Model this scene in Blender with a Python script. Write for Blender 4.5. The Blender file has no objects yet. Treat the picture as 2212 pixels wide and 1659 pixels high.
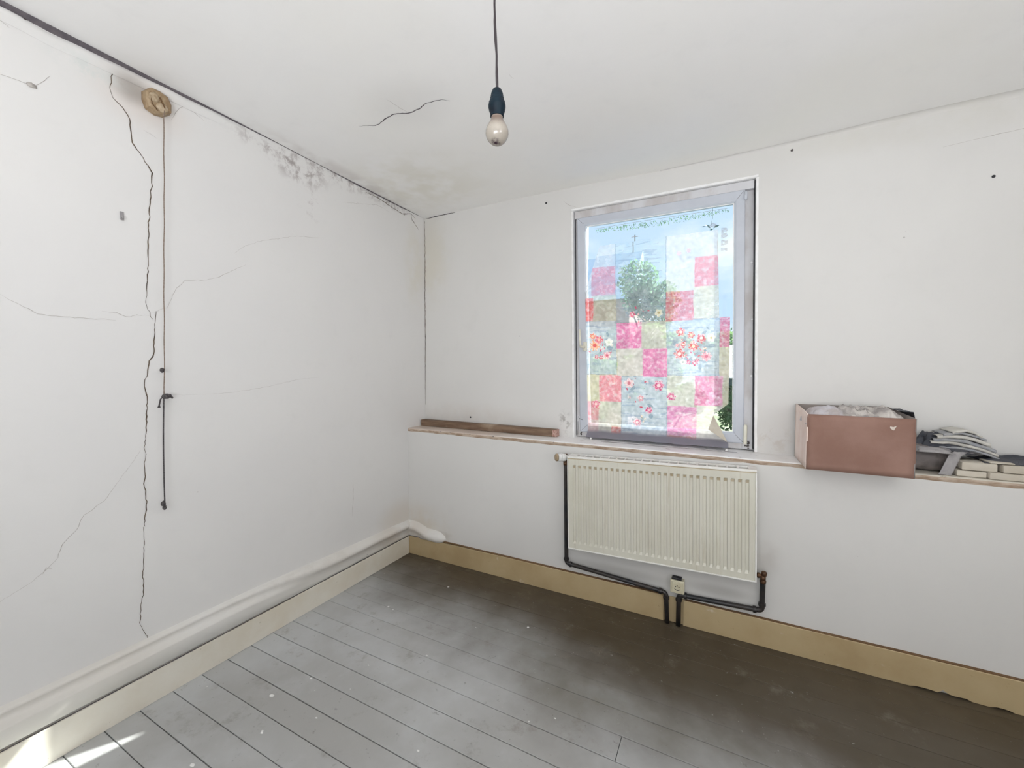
import bpy, bmesh, math, random
from mathutils import Vector, Matrix, noise
S = bpy.context.scene
C = S.collection
R = math.radians

# ------------------------------------------------------------------ camera
YAW, PITCH, ROLL = -0.4728, -0.0345, 0.0019
CAM = Vector((2.266, -2.5672, 1.5))
fw = Vector((math.sin(YAW)*math.cos(PITCH), math.cos(YAW)*math.cos(PITCH), math.sin(PITCH)))
rt = Vector((math.cos(YAW), -math.sin(YAW), 0))
up = rt.cross(fw)
r2 = rt*math.cos(ROLL) + up*math.sin(ROLL)
u2 = -rt*math.sin(ROLL) + up*math.cos(ROLL)
cam_d = bpy.data.cameras.new('camera')
cam = bpy.data.objects.new('camera', cam_d); C.objects.link(cam)
cam.matrix_world = Matrix(((r2.x, u2.x, -fw.x, CAM.x), (r2.y, u2.y, -fw.y, CAM.y), (r2.z, u2.z, -fw.z, CAM.z), (0, 0, 0, 1)))
cam_d.sensor_fit = 'HORIZONTAL'; cam_d.sensor_width = 36.0
cam_d.lens = 880.9/2212*36.0
cam_d.clip_start = 0.02; cam_d.clip_end = 400
S.camera = cam

# ------------------------------------------------------------------ colour management
S.view_settings.view_transform = 'Standard'
S.view_settings.look = 'None'
S.view_settings.gamma = 1
S.view_settings.use_curve_mapping = False
S.view_settings.exposure = 0.03
S.cycles.use_denoising = True
S.cycles.max_bounces = 8
S.cycles.use_adaptive_sampling = True
S.cycles.adaptive_threshold = 0.06
S.cycles.adaptive_min_samples = 12
S.cycles.diffuse_bounces = 5
S.cycles.glossy_bounces = 3
S.cycles.transmission_bounces = 6
S.cycles.transparent_max_bounces = 12
S.cycles.caustics_refractive = False
S.cycles.caustics_reflective = False
S.cycles.sample_clamp_indirect = 6.0

# ------------------------------------------------------------------ sky
W = bpy.data.worlds.new('sky'); S.world = W; W.use_nodes = True
nt = W.node_tree; nt.nodes.clear()
def wn(t, **k):
    n = nt.nodes.new(t)
    for a, b in k.items(): setattr(n, a, b)
    return n
tc = wn('ShaderNodeTexCoord')
mp = wn('ShaderNodeMapping'); mp.inputs['Scale'].default_value = (1, 1, 2.0); mp.inputs['Location'].default_value = (0.30, 0.0, 0.15)
nt.links.new(tc.outputs['Generated'], mp.inputs['Vector'])
nz = wn('ShaderNodeTexNoise'); nz.inputs['Scale'].default_value = 3.2; nz.inputs['Detail'].default_value = 7; nz.inputs['Roughness'].default_value = 0.55
nt.links.new(mp.outputs[0], nz.inputs['Vector'])
cr = wn('ShaderNodeValToRGB')
cr.color_ramp.elements[0].position = 0.44; cr.color_ramp.elements[0].color = (0.60, 0.76, 0.97, 1)
cr.color_ramp.elements[1].position = 0.60; cr.color_ramp.elements[1].color = (0.95, 0.98, 1.0, 1)
nt.links.new(nz.outputs[0], cr.inputs[0])
bg = wn('ShaderNodeBackground'); bg.inputs['Strength'].default_value = 1.15
nt.links.new(cr.outputs[0], bg.inputs['Color'])
nt.links.new(bg.outputs[0], wn('ShaderNodeOutputWorld').inputs[0])

# ------------------------------------------------------------------ sun and added fill lamps
def light(name, kind, loc, direction, energy, color, size=None, size_y=None, angle=None, spread=None):
    d = bpy.data.lights.new(name, kind); d.energy = energy; d.color = color
    if kind == 'AREA':
        d.shape = 'RECTANGLE'; d.size = size; d.size_y = size_y
        if spread: d.spread = spread
    if angle is not None: d.angle = angle
    o = bpy.data.objects.new(name, d); C.objects.link(o); o.location = loc
    o.rotation_euler = Vector(direction).to_track_quat('-Z', 'Y').to_euler()
    return o
SUN_DIR = (-0.526, -0.858, -0.87)
light('sun', 'SUN', (8, 12, 14), SUN_DIR, 20.0, (1.0, 0.95, 0.88), angle=R(0.55))
# fill lamp added in an unseen opening behind the camera, tilted up
light('rear_fill_lamp', 'AREA', (2.30, -3.72, 1.42), (0, 1, 1.7), 62.0, (0.98, 0.985, 1.0), 1.5, 0.9)
# second added fill lamp, in an unseen opening of the right-hand wall
light('side_fill_lamp', 'AREA', (4.42, -2.85, 1.75), (-1, 0.0, 1.3), 29.0, (0.98, 0.98, 1.0), 1.1, 1.2)

# ------------------------------------------------------------------ node material helper
class NM:
    def __init__(s, name):
        s.m = bpy.data.materials.new(name); s.m.use_nodes = True
        s.t = s.m.node_tree; s.t.nodes.clear()
        s.out = s.n('ShaderNodeOutputMaterial'); s._pos = None
    def n(s, t, **k):
        x = s.t.nodes.new(t)
        for a, b in k.items(): setattr(x, a, b)
        return x
    def l(s, a, b):
        if hasattr(a, 'outputs'): a = a.outputs[0]
        s.t.links.new(a, b)
    def pos(s):
        if s._pos is None: s._pos = s.n('ShaderNodeNewGeometry').outputs['Position']
        return s._pos
    def setin(s, sock, v):
        if isinstance(v, (int, float)): sock.default_value = v
        elif isinstance(v, (tuple, list)): sock.default_value = tuple(v) + ((1,) if len(v) == 3 and len(sock.default_value) == 4 else ())
        else: s.l(v, sock)
    def noise(s, scale, detail=4, rough=0.5, vec=None, sv=None, w=0.0, distortion=0.0):
        m = s.n('ShaderNodeMapping'); s.l(vec or s.pos(), m.inputs[0])
        m.inputs['Scale'].default_value = sv or (1, 1, 1); m.inputs['Location'].default_value = (w, w*1.7, w*0.6)
        x = s.n('ShaderNodeTexNoise'); x.inputs['Scale'].default_value = scale; x.inputs['Detail'].default_value = detail
        x.inputs['Roughness'].default_value = rough; x.inputs['Distortion'].default_value = distortion
        s.l(m, x.inputs['Vector']); return x.outputs[0]
    def ramp(s, v, a, b, lo=0.0, hi=1.0):
        x = s.n('ShaderNodeMapRange'); x.interpolation_type = 'SMOOTHSTEP'
        s.setin(x.inputs['Value'], v)
        x.inputs['From Min'].default_value = a; x.inputs['From Max'].default_value = b
        x.inputs['To Min'].default_value = lo; x.inputs['To Max'].default_value = hi
        return x.outputs[0]
    def math(s, op, a, b=0.0):
        x = s.n('ShaderNodeMath', operation=op); s.setin(x.inputs[0], a); s.setin(x.inputs[1], b); return x.outputs[0]
    def mix(s, f, a, b):
        x = s.n('ShaderNodeMix', data_type='RGBA'); s.setin(x.inputs[0], f); s.setin(x.inputs[6], a); s.setin(x.inputs[7], b); return x.outputs[2]
    def ell(s, c, r, inner=0.3):            # soft ellipsoid mask round a place in the room
        a = s.n('ShaderNodeVectorMath', operation='SUBTRACT'); s.l(s.pos(), a.inputs[0]); a.inputs[1].default_value = c
        b = s.n('ShaderNodeVectorMath', operation='DIVIDE'); s.l(a, b.inputs[0]); b.inputs[1].default_value = r
        c_ = s.n('ShaderNodeVectorMath', operation='LENGTH'); s.l(b, c_.inputs[0])
        return s.ramp(c_.outputs['Value'], 1.0, inner, 0.0, 1.0) if False else s.ramp(s.math('SUBTRACT', 1.0, c_.outputs['Value']), 0.0, 1.0-inner)
    def voro(s, scale, rnd=1.0, sv=None):
        m = s.n('ShaderNodeMapping'); s.l(s.pos(), m.inputs[0]); m.inputs['Scale'].default_value = sv or (1, 1, 1)
        x = s.n('ShaderNodeTexVoronoi'); x.inputs['Scale'].default_value = scale; s.l(m, x.inputs['Vector']); return x
    def bump(s, h, strength=0.2, dist=0.002):
        x = s.n('ShaderNodeBump'); x.inputs['Strength'].default_value = strength; x.inputs['Distance'].default_value = dist
        s.l(h, x.inputs['Height']); return x.outputs[0]
    def fin(s, col, rough=0.6, metal=0.0, bump=None, spec=0.5, **kw):
        p = s.n('ShaderNodeBsdfPrincipled'); s.setin(p.inputs['Base Color'], col); s.setin(p.inputs['Roughness'], rough)
        s.setin(p.inputs['Metallic'], metal); p.inputs['Specular IOR Level'].default_value = spec
        for k, v in kw.items(): s.setin(p.inputs[k.replace('_', ' ')], v)
        if bump is not None: s.l(bump, p.inputs['Normal'])
        s.l(p.outputs[0], s.out.inputs[0]); return s.m

def simple(name, c1, c2=None, scale=8, rough=0.6, metal=0.0, bs=0.15, bd=0.001, bscale=60, sv=None, spec=0.5, **kw):
    k = NM(name); c2 = c2 or tuple(v*0.85 for v in c1)
    f = k.ramp(k.noise(scale, 5, 0.6, sv=sv), 0.35, 0.68)
    return k.fin(k.mix(f, c1, c2), rough, metal, k.bump(k.noise(bscale, 4), bs, bd), spec, **kw)

# ---- painted plaster walls
def wall_mat(name, base, dirt, marks):
    k = NM(name)
    col = k.mix(k.ramp(k.noise(0.9, 2, 0.6), 0.35, 0.7), base, dirt)
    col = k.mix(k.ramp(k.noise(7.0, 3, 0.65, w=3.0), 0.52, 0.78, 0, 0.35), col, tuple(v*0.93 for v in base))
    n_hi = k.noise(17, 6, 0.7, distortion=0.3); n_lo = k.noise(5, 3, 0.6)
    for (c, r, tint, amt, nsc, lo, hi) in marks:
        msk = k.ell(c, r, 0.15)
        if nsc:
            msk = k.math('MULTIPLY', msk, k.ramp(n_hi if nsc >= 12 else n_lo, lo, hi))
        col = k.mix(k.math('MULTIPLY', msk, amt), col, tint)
    # small dark specks and nail marks
    v = k.voro(5.5)
    sp = k.math('MULTIPLY', k.ramp(k.math('SUBTRACT', 0.035, v.outputs['Distance']), 0.0, 0.02), k.ramp(k.noise(3.1, 0, w=9.0), 0.56, 0.62))
    col = k.mix(k.math('MULTIPLY', sp, 0.5), col, (0.25, 0.23, 0.22))
    h = k.noise(5, 4, 0.6)
    return k.fin(col, 0.62, 0, k.bump(h, 0.25, 0.006), 0.35)

M = {}
MOULD = (0.36, 0.32, 0.31)
M['wall_left'] = wall_mat('painted_plaster', (0.775, 0.765, 0.75), (0.745, 0.735, 0.725), [
    ((0, -0.93, 2.70), (0.12, 0.24, 0.13), MOULD, 0.95, 16, 0.42, 0.62),
    ((0, -1.12, 2.745), (0.12, 0.30, 0.08), MOULD, 0.6, 19, 0.47, 0.66),
    ((0, -0.66, 2.765), (0.12, 0.34, 0.08), MOULD, 0.8, 21, 0.45, 0.63),
    ((0, -0.85, 2.53), (0.12, 0.13, 0.16), MOULD, 0.45, 14, 0.55, 0.7),
    ((0, -0.25, 2.77), (0.12, 0.42, 0.06), (0.42, 0.39, 0.38), 0.8, 17, 0.42, 0.6),
    ((0, -1.68, 2.66), (0.12, 0.24, 0.16), (0.72, 0.65, 0.60), 0.6, 0, 0, 0),
    ((0, -1.715, 2.70), (0.12, 0.10, 0.09), (0.34, 0.31, 0.28), 0.75, 9, 0.2, 0.55),  # dark smear painted as the shadow beside the cord rose
    ((0, -1.86, 2.70), (0.1, 0.16, 0.06), (0.66, 0.70, 0.68), 0.6, 22, 0.4, 0.6),
    ((0, -0.1, 0.32), (0.12, 0.32, 0.20), (0.66, 0.58, 0.48), 0.45, 0, 0, 0),
    ((0, 0.10, 2.35), (0.12, 0.18, 0.5), (0.70, 0.66, 0.56), 0.45, 5, 0.3, 0.6),
    ((0, -0.9, 0.62), (0.1, 0.35, 0.05), (0.5, 0.48, 0.48), 0.6, 40, 0.62, 0.7),
])
M['wall_back'] = wall_mat('painted_plaster_back', (0.725, 0.715, 0.695), (0.69, 0.68, 0.66), [
    ((0.05, 0.2, 2.45), (0.30, 0.3, 0.55), (0.66, 0.62, 0.52), 0.55, 4, 0.25, 0.6),
    ((0.4, 0.2, 1.12), (0.8, 0.3, 0.14), (0.62, 0.58, 0.54), 0.55, 6, 0.25, 0.65),
    ((0.1, 0.0, 0.25), (0.45, 0.2, 0.22), (0.64, 0.56, 0.45), 0.55, 6, 0.2, 0.6),
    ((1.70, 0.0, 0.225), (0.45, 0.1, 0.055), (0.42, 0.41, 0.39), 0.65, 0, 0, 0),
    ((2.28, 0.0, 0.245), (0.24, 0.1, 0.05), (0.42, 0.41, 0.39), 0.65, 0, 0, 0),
    ((2.50, 0.0, 0.48), (0.10, 0.1, 0.14), (0.5, 0.47, 0.44), 0.5, 8, 0.3, 0.6),
    ((2.55, 0.2, 1.10), (0.14, 0.2, 0.12), (0.55, 0.50, 0.44), 0.5, 16, 0.45, 0.6),
    ((1.27, 0.2, 1.12), (0.07, 0.2, 0.12), (0.3, 0.28, 0.26), 0.7, 26, 0.5, 0.62),
    ((3.2, 0.2, 2.74), (1.0, 0.3, 0.14), (0.62, 0.60, 0.54), 0.5, 3, 0.2, 0.7),
    ((0.35, 0.0, 0.20), (0.12, 0.1, 0.05), (0.5, 0.45, 0.4), 0.5, 20, 0.4, 0.6),
])
M['ceiling'] = wall_mat('painted_ceiling', (0.935, 0.93, 0.92), (0.92, 0.91, 0.88), [
    ((0.35, -0.3, 2.79), (0.7, 0.6, 0.2), (0.76, 0.73, 0.62), 0.5, 3, 0.3, 0.65),
    ((0.05, -0.6, 2.79), (0.10, 0.9, 0.2), (0.66, 0.62, 0.60), 0.5, 9, 0.4, 0.6),
    ((0.9, -1.0, 2.79), (0.35, 0.25, 0.2), (0.78, 0.77, 0.75), 0.5, 0, 0, 0),
])
M['plaster_skirt'] = wall_mat('painted_plaster_ridge', (0.80, 0.79, 0.765), (0.73, 0.70, 0.65), [
    ((0.05, -0.15, 0.2), (0.3, 0.35, 0.2), (0.62, 0.54, 0.46), 0.6, 8, 0.3, 0.6),
    ((0.05, -1.0, 0.27), (0.2, 0.6, 0.05), (0.60, 0.56, 0.51), 0.4, 14, 0.4, 0.7),
])
M['skirting'] = None
def skirting_mat(name, c1, c2):
    k = NM(name)
    col = k.mix(k.ramp(k.noise(3, 5, 0.6), 0.35, 0.7), c1, c2)
    col = k.mix(k.ramp(k.noise(38, 5, 0.7, w=2.0), 0.66, 0.74, 0, 0.55), col, (0.22, 0.15, 0.07))
    col = k.mix(k.ramp(k.noise(9, 3, 0.5, w=5.0), 0.68, 0.76, 0, 0.6), col, (0.82, 0.79, 0.72))
    return k.fin(col, 0.42, 0, k.bump(k.noise(14, 5), 0.25, 0.004), 0.5)
M['skirting'] = skirting_mat('cream_gloss_paint', (0.52, 0.41, 0.24), (0.44, 0.33, 0.18))
M['skirting_left'] = skirting_mat('pale_cream_gloss_paint', (0.80, 0.765, 0.68), (0.72, 0.66, 0.55))
M['bare_wood'] = simple('bare_brown_wood', (0.22, 0.12, 0.05), (0.10, 0.05, 0.02), 30, 0.7, sv=(1, 8, 8))
M['crack'] = simple('crack_dark', (0.16, 0.12, 0.085), (0.07, 0.05, 0.04), 30, 0.9)
M['hairline'] = simple('hairline_crack', (0.50, 0.47, 0.44), (0.40, 0.37, 0.34), 30, 0.9)
M['gap'] = simple('gap_shadow', (0.16, 0.14, 0.15), (0.10, 0.09, 0.10), 20, 0.9)
M['under'] = simple('dark_subfloor', (0.02, 0.015, 0.012), None, 10, 0.9)

# ---- painted floor boards
def plank_mat():
    k = NM('worn_grey_floor_paint')
    oi = k.n('ShaderNodeObjectInfo')
    base = k.mix(k.ramp(k.noise(1.3, 5, 0.6, w=1.0), 0.36, 0.64), (0.56, 0.575, 0.585), (0.42, 0.42, 0.41))
    base = k.mix(k.ramp(k.noise(2.4, 6, 0.7, w=7.0), 0.55, 0.75, 0, 0.5), base, (0.54, 0.55, 0.56))
    base = k.mix(k.math('MULTIPLY', oi.outputs['Random'], 0.22), base, (0.30, 0.28, 0.25))
    # shade below the window wall painted brown into the boards, with old dirt
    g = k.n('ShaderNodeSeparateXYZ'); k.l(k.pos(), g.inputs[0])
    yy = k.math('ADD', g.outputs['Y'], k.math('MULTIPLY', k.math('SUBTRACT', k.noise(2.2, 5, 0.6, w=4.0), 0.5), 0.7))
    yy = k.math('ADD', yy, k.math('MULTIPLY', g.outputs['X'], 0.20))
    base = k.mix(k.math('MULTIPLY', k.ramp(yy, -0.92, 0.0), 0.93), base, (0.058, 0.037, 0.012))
    # scuffs, dark paint losses, white plaster drops
    base = k.mix(k.ramp(k.noise(6.5, 5, 0.72, w=12.0), 0.56, 0.74, 0, 0.5), base, (0.21, 0.185, 0.15))
    base = k.mix(k.ramp(k.noise(26, 5, 0.75, w=2.2), 0.62, 0.74, 0, 0.6), base, (0.085, 0.07, 0.055))
    base = k.mix(k.ramp(k.noise(45, 3, 0.7, w=8.2), 0.67, 0.77, 0, 0.5), base, (0.52, 0.52, 0.50))
    v = k.voro(7.0)
    d = k.math('MULTIPLY', k.ramp(k.math('SUBTRACT', 0.055, v.outputs['Distance']), 0.0, 0.012), k.ramp(k.noise(4.1, 2, w=1.0), 0.55, 0.60))
    base = k.mix(k.math('MULTIPLY', d, 0.85), base, (0.80, 0.80, 0.78))
    v2 = k.voro(5.0, sv=(1.1, 0.9, 1))
    d2 = k.math('MULTIPLY', k.ramp(k.math('SUBTRACT', 0.040, v2.outputs['Distance']), 0.0, 0.015), k.ramp(k.noise(2.9, 2, w=6.0), 0.50, 0.56))
    base = k.mix(k.math('MULTIPLY', d2, 0.7), base, (0.05, 0.04, 0.03))
    h = k.noise(18, 4, 0.6, sv=(0.25, 1, 1))
    rg = k.ramp(k.noise(6, 2, 0.6, w=3.3), 0.3, 0.7, 0.36, 0.55)
    return k.fin(base, rg, 0, k.bump(h, 0.2, 0.0015), 0.5)
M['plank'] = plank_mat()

def sill_mat():
    k = NM('chipped_white_sill_paint')
    g = k.n('ShaderNodeSeparateXYZ'); k.l(k.pos(), g.inputs[0])
    dirty = k.ramp(g.outputs['X'], 1.05, 0.4)
    col = k.mix(k.ramp(k.noise(5, 4), 0.4, 0.7), (0.91, 0.905, 0.90), (0.85, 0.84, 0.82))
    x = k.n('ShaderNodeMapRange'); k.l(g.outputs['X'], x.inputs[0]); x.inputs[1].default_value = 1.25; x.inputs[2].default_value = 0.7; x.clamp = True
    col = k.mix(k.math('MULTIPLY', x.outputs[0], 0.75), col, (0.56, 0.43, 0.34))
    x2 = k.n('ShaderNodeMapRange'); k.l(g.outputs['X'], x2.inputs[0]); x2.inputs[1].default_value = 2.7; x2.inputs[2].default_value = 3.1; x2.clamp = True
    col = k.mix(k.math('MULTIPLY', x2.outputs[0], 0.8), col, (0.60, 0.55, 0.45))
    col = k.mix(k.ramp(k.noise(34, 7, 0.7, sv=(0.5, 1, 1)), 0.60, 0.70, 0, 0.8), col, (0.20, 0.13, 0.08))
    return k.fin(col, 0.4, 0, k.bump(k.noise(20, 5), 0.3, 0.004), 0.5)
M['sill'] = sill_mat()
M['sill_edge'] = simple('worn_brown_sill_edge', (0.55, 0.45, 0.36), (0.30, 0.20, 0.13), 22, 0.6, bs=0.6, bd=0.004, bscale=30, sv=(0.5, 1, 2))
M['frame_old'] = simple('weathered_frame_paint', (0.66, 0.66, 0.68), (0.52, 0.49, 0.48), 7, 0.5, bs=0.4, bd=0.003, bscale=22, sv=(1, 1, 0.5))
M['sash'] = simple('off_white_plastic_sash', (0.57, 0.60, 0.66), (0.52, 0.55, 0.61), 5, 0.35, bs=0.05)
M['bead'] = simple('white_corner_bead', (0.93, 0.93, 0.93), (0.84, 0.835, 0.82), 18, 0.5, bs=0.5, bd=0.003, bscale=26)
M['rubber'] = simple('black_gasket', (0.04, 0.04, 0.045), None, 20, 0.6)
M['handle'] = simple('ivory_plastic', (0.80, 0.78, 0.66), None, 12, 0.35, bs=0.02)
M['grime'] = simple('black_grime', (0.05, 0.045, 0.045), (0.16, 0.14, 0.13), 24, 0.8)
M['radiator'] = None
k = NM('cream_radiator_enamel')
c = k.mix(k.ramp(k.noise(3, 4), 0.35, 0.7), (0.66, 0.645, 0.56), (0.62, 0.60, 0.51))
c = k.mix(k.ramp(k.noise(42, 6, 0.75, sv=(1, 1, 0.05), w=2.0), 0.54, 0.72, 0, 0.55), c, (0.46, 0.40, 0.29))
c = k.mix(k.ramp(k.noise(60, 4, 0.7, w=6.0), 0.72, 0.80, 0, 0.7), c, (0.3, 0.22, 0.14))
M['radiator'] = k.fin(c, 0.30, 0, k.bump(k.noise(30, 4), 0.05, 0.001), 0.5)
M['radiator_top'] = simple('white_radiator_enamel', (0.86, 0.855, 0.83), (0.80, 0.78, 0.73), 14, 0.35, bs=0.05)
M['fins'] = simple('dusty_fins', (0.30, 0.25, 0.19), (0.20, 0.165, 0.12), 20, 0.7)
M['groove_dirt'] = simple('rusty_edge_dirt', (0.42, 0.34, 0.22), (0.55, 0.48, 0.36), 18, 0.6)
M['pipe'] = simple('black_iron_pipe', (0.018, 0.020, 0.024), (0.04, 0.032, 0.028), 14, 0.42, bs=0.2, bd=0.001, bscale=80)
M['brass'] = simple('tarnished_brass', (0.16, 0.085, 0.045), (0.07, 0.035, 0.02), 20, 0.4, metal=0.5)
M['white_plastic'] = simple('white_valve_plastic', (0.84, 0.84, 0.82), None, 12, 0.35, bs=0.02)
M['valve_end'] = simple('yellowed_valve_end', (0.42, 0.33, 0.22), (0.34, 0.25, 0.15), 20, 0.5)
M['socket'] = simple('ivory_socket_plastic', (0.70, 0.66, 0.50), (0.60, 0.55, 0.38), 16, 0.4, bs=0.03)
M['socket_dark'] = simple('black_plastic', (0.02, 0.02, 0.025), None, 16, 0.5)
M['card'] = simple('brown_cardboard', (0.315, 0.185, 0.145), (0.255, 0.140, 0.105), 5, 0.75, bs=0.15, bd=0.001, bscale=40)
M['card_lit'] = simple('window_lit_cardboard', (0.93, 0.80, 0.73), (0.86, 0.70, 0.62), 9, 0.75)  # window glow on the box's left face, painted into its colour
M['card_in'] = simple('grey_inner_cardboard', (0.30, 0.26, 0.24), None, 9, 0.8)
M['tape'] = simple('torn_label', (0.70, 0.62, 0.54), None, 30, 0.6)
M['rag'] = simple('dusty_white_rag', (0.68, 0.64, 0.60), (0.34, 0.31, 0.30), 16, 0.9, bs=0.5, bd=0.003, bscale=160)
M['rag_grey'] = simple('lilac_grey_rag', (0.62, 0.60, 0.64), (0.50, 0.45, 0.44), 12, 0.9, bs=0.5, bd=0.003, bscale=160)
M['rag_dark'] = simple('dark_slate_cloth', (0.055, 0.060, 0.075), (0.10, 0.10, 0.11), 12, 0.9, bs=0.4, bd=0.003, bscale=160)
M['sheet_dark'] = simple('dusty_dark_bundle', (0.15, 0.13, 0.125), (0.26, 0.23, 0.22), 11, 0.7, bs=0.4, bd=0.003)
M['sheet_grey'] = simple('grey_crumpled_plastic', (0.40, 0.38, 0.38), (0.24, 0.23, 0.24), 11, 0.5, bs=0.4, bd=0.003)
M['paper'] = simple('dirty_white_paper', (0.66, 0.64, 0.59), (0.50, 0.48, 0.44), 14, 0.8, bs=0.2)
M['paper_grey'] = simple('grey_newsprint', (0.30, 0.31, 0.34), (0.40, 0.40, 0.40), 30, 0.8, bs=0.2)
M['block'] = simple('cream_plaster_block', (0.62, 0.57, 0.49), (0.52, 0.47, 0.39), 9, 0.75, bs=0.3, bd=0.002)
k = NM('old_brown_timber')
c = k.mix(k.ramp(k.noise(9, 5, 0.6, sv=(0.35, 3, 3)), 0.35, 0.65), (0.25, 0.17, 0.115), (0.14, 0.085, 0.055))
c = k.mix(k.ramp(k.noise(4, 4, 0.6, w=5.0), 0.52, 0.7, 0, 0.7), c, (0.50, 0.40, 0.30))
M['beam'] = k.fin(c, 0.7, 0, k.bump(k.noise(30, 5, 0.6, sv=(0.2, 2, 2)), 0.4, 0.002), 0.3)
M['beam_end'] = simple('flaking_pink_end_paint', (0.60, 0.42, 0.36), (0.30, 0.12, 0.09), 60, 0.7, bs=0.5)
M['cable'] = simple('dark_brown_flex', (0.035, 0.026, 0.030), None, 20, 0.6)
M['lamp_holder'] = simple('dark_teal_bakelite', (0.004, 0.016, 0.026), (0.006, 0.008, 0.014), 20, 0.5, spec=0.2)
M['cord'] = simple('brown_pull_cord', (0.17, 0.115, 0.08), (0.30, 0.24, 0.20), 200, 0.9)
M['cord_dark'] = simple('dirty_pull_cord', (0.045, 0.040, 0.042), (0.12, 0.11, 0.11), 160, 0.9)
M['rose'] = simple('yellowed_varnish', (0.42, 0.31, 0.19), (0.26, 0.17, 0.09), 26, 0.5, bs=0.6, bd=0.004, bscale=60)
M['rose_light'] = simple('exposed_plaster_filling', (0.55, 0.44, 0.31), (0.34, 0.25, 0.15), 40, 0.7, bs=0.8, bd=0.004, bscale=60)
M['paint_drop'] = simple('white_paint_drop', (0.85, 0.85, 0.83), None, 20, 0.5)

# ------------------------------------------------------------------ mesh helpers
def mk(name, verts, faces, mat=None, parent=None, smooth=False, mats=None, fmat=None):
    me = bpy.data.meshes.new(name); me.from_pydata([tuple(v) for v in verts], [], faces); me.update()
    for m_ in (mats or ([mat] if mat else [])): me.materials.append(m_)
    if fmat:
        for p, i in zip(me.polygons, fmat): p.material_index = i
    if smooth:
        for p in me.polygons: p.use_smooth = True
    o = bpy.data.objects.new(name, me); C.objects.link(o)
    if parent: o.parent = parent
    return o
def empty(name, loc, label=None, cat=None, group=None, kind=None, rot=None):
    o = bpy.data.objects.new(name, None); C.objects.link(o); o.location = loc; o.empty_display_size = 0.05
    if rot: o.rotation_euler = rot
    tag(o, label, cat, group, kind); return o
def tag(o, label=None, cat=None, group=None, kind=None):
    if label: o['label'] = label
    if cat: o['category'] = cat
    if group: o['group'] = group
    if kind: o['kind'] = kind
    return o
class B:                                       # collects pieces of ONE mesh
    def __init__(s): s.v = []; s.f = []; s.mi = []
    def add(s, v, f, mi=0):
        n = len(s.v); s.v += [tuple(x) for x in v]; s.f += [tuple(i+n for i in q) for q in f]; s.mi += [mi]*len(f); return s
    def box(s, a, b, bev=0.0, mi=0):
        if bev <= 0:
            x0, y0, z0 = a; x1, y1, z1 = b
            s.add([(x0,y0,z0),(x1,y0,z0),(x1,y1,z0),(x0,y1,z0),(x0,y0,z1),(x1,y0,z1),(x1,y1,z1),(x0,y1,z1)],
                  [(0,3,2,1),(4,5,6,7),(0,1,5,4),(1,2,6,5),(2,3,7,6),(3,0,4,7)], mi)
        else:
            bm = bmesh.new(); bmesh.ops.create_cube(bm, size=1)
            for v in bm.verts:
                v.co = Vector(((a[0]+b[0])/2+v.co.x*(b[0]-a[0]), (a[1]+b[1])/2+v.co.y*(b[1]-a[1]), (a[2]+b[2])/2+v.co.z*(b[2]-a[2])))
            bmesh.ops.bevel(bm, geom=bm.edges[:], offset=bev, segments=2, affect='EDGES', profile=0.5)
            bm.verts.index_update()
            s.add([v.co.copy() for v in bm.verts], [[v.index for v in f.verts] for f in bm.faces], mi); bm.free()
        return s
    def tube(s, pts, r, seg=10, caps=True, mi=0):
        pts = [Vector(p) for p in pts]; n = len(pts); rs = r if isinstance(r, (list, tuple)) else [r]*n
        V = []; T0 = (pts[1]-pts[0]).normalized()
        ref = Vector((0, 0, 1)) if abs(T0.z) < 0.9 else Vector((1, 0, 0))
        N = (ref - T0*ref.dot(T0)).normalized()
        for i in range(n):
            T = ((pts[min(i+1, n-1)]-pts[i]).normalized() + (pts[i]-pts[max(i-1, 0)]).normalized())
            T = T.normalized() if T.length > 1e-9 else T0
            N = (N - T*N.dot(T)).normalized(); Bn = T.cross(N)
            for j in range(seg):
                a = 2*math.pi*j/seg; V.append(pts[i] + (N*math.cos(a)+Bn*math.sin(a))*rs[i])
        F = [(i*seg+j, i*seg+(j+1)%seg, (i+1)*seg+(j+1)%seg, (i+1)*seg+j) for i in range(n-1) for j in range(seg)]
        if caps: F += [tuple(range(seg-1, -1, -1)), tuple((n-1)*seg+j for j in range(seg))]
        return s.add(V, F, mi)
    def lathe(s, prof, origin=(0, 0, 0), axis=(0, 0, 1), seg=24, mi=0):
        ax = Vector(axis).normalized(); o = Vector(origin)
        pts = [o+ax*h_ for r_, h_ in prof]
        q = Vector((0, 0, 1)).rotation_difference(ax)
        V = [o + q @ Vector((r_*math.cos(2*math.pi*j/seg), r_*math.sin(2*math.pi*j/seg), h_)) for r_, h_ in prof for j in range(seg)]
        n = len(prof)
        F = [(i*seg+j, i*seg+(j+1)%seg, (i+1)*seg+(j+1)%seg, (i+1)*seg+j) for i in range(n-1) for j in range(seg)]
        F += [tuple(range(seg-1, -1, -1)), tuple((n-1)*seg+j for j in range(seg))]
        return s.add(V, F, mi)
    def grid(s, fn, nu, nv, mi=0):
        V = [fn(i/nu, j/nv) for i in range(nu+1) for j in range(nv+1)]
        F = [(i*(nv+1)+j, (i+1)*(nv+1)+j, (i+1)*(nv+1)+j+1, i*(nv+1)+j+1) for i in range(nu) for j in range(nv)]
        return s.add(V, F, mi)
    def build(s, name, mat, parent=None, smooth=False):
        mats = mat if isinstance(mat, list) else [mat]
        return mk(name, s.v, s.f, None, parent, smooth, mats, s.mi if len(mats) > 1 else None)
def smooth_auto(o, ang=35):
    for p in o.data.polygons: p.use_smooth = True
    try: o.data.set_sharp_from_angle(angle=R(ang))
    except Exception: pass
    return o
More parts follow.
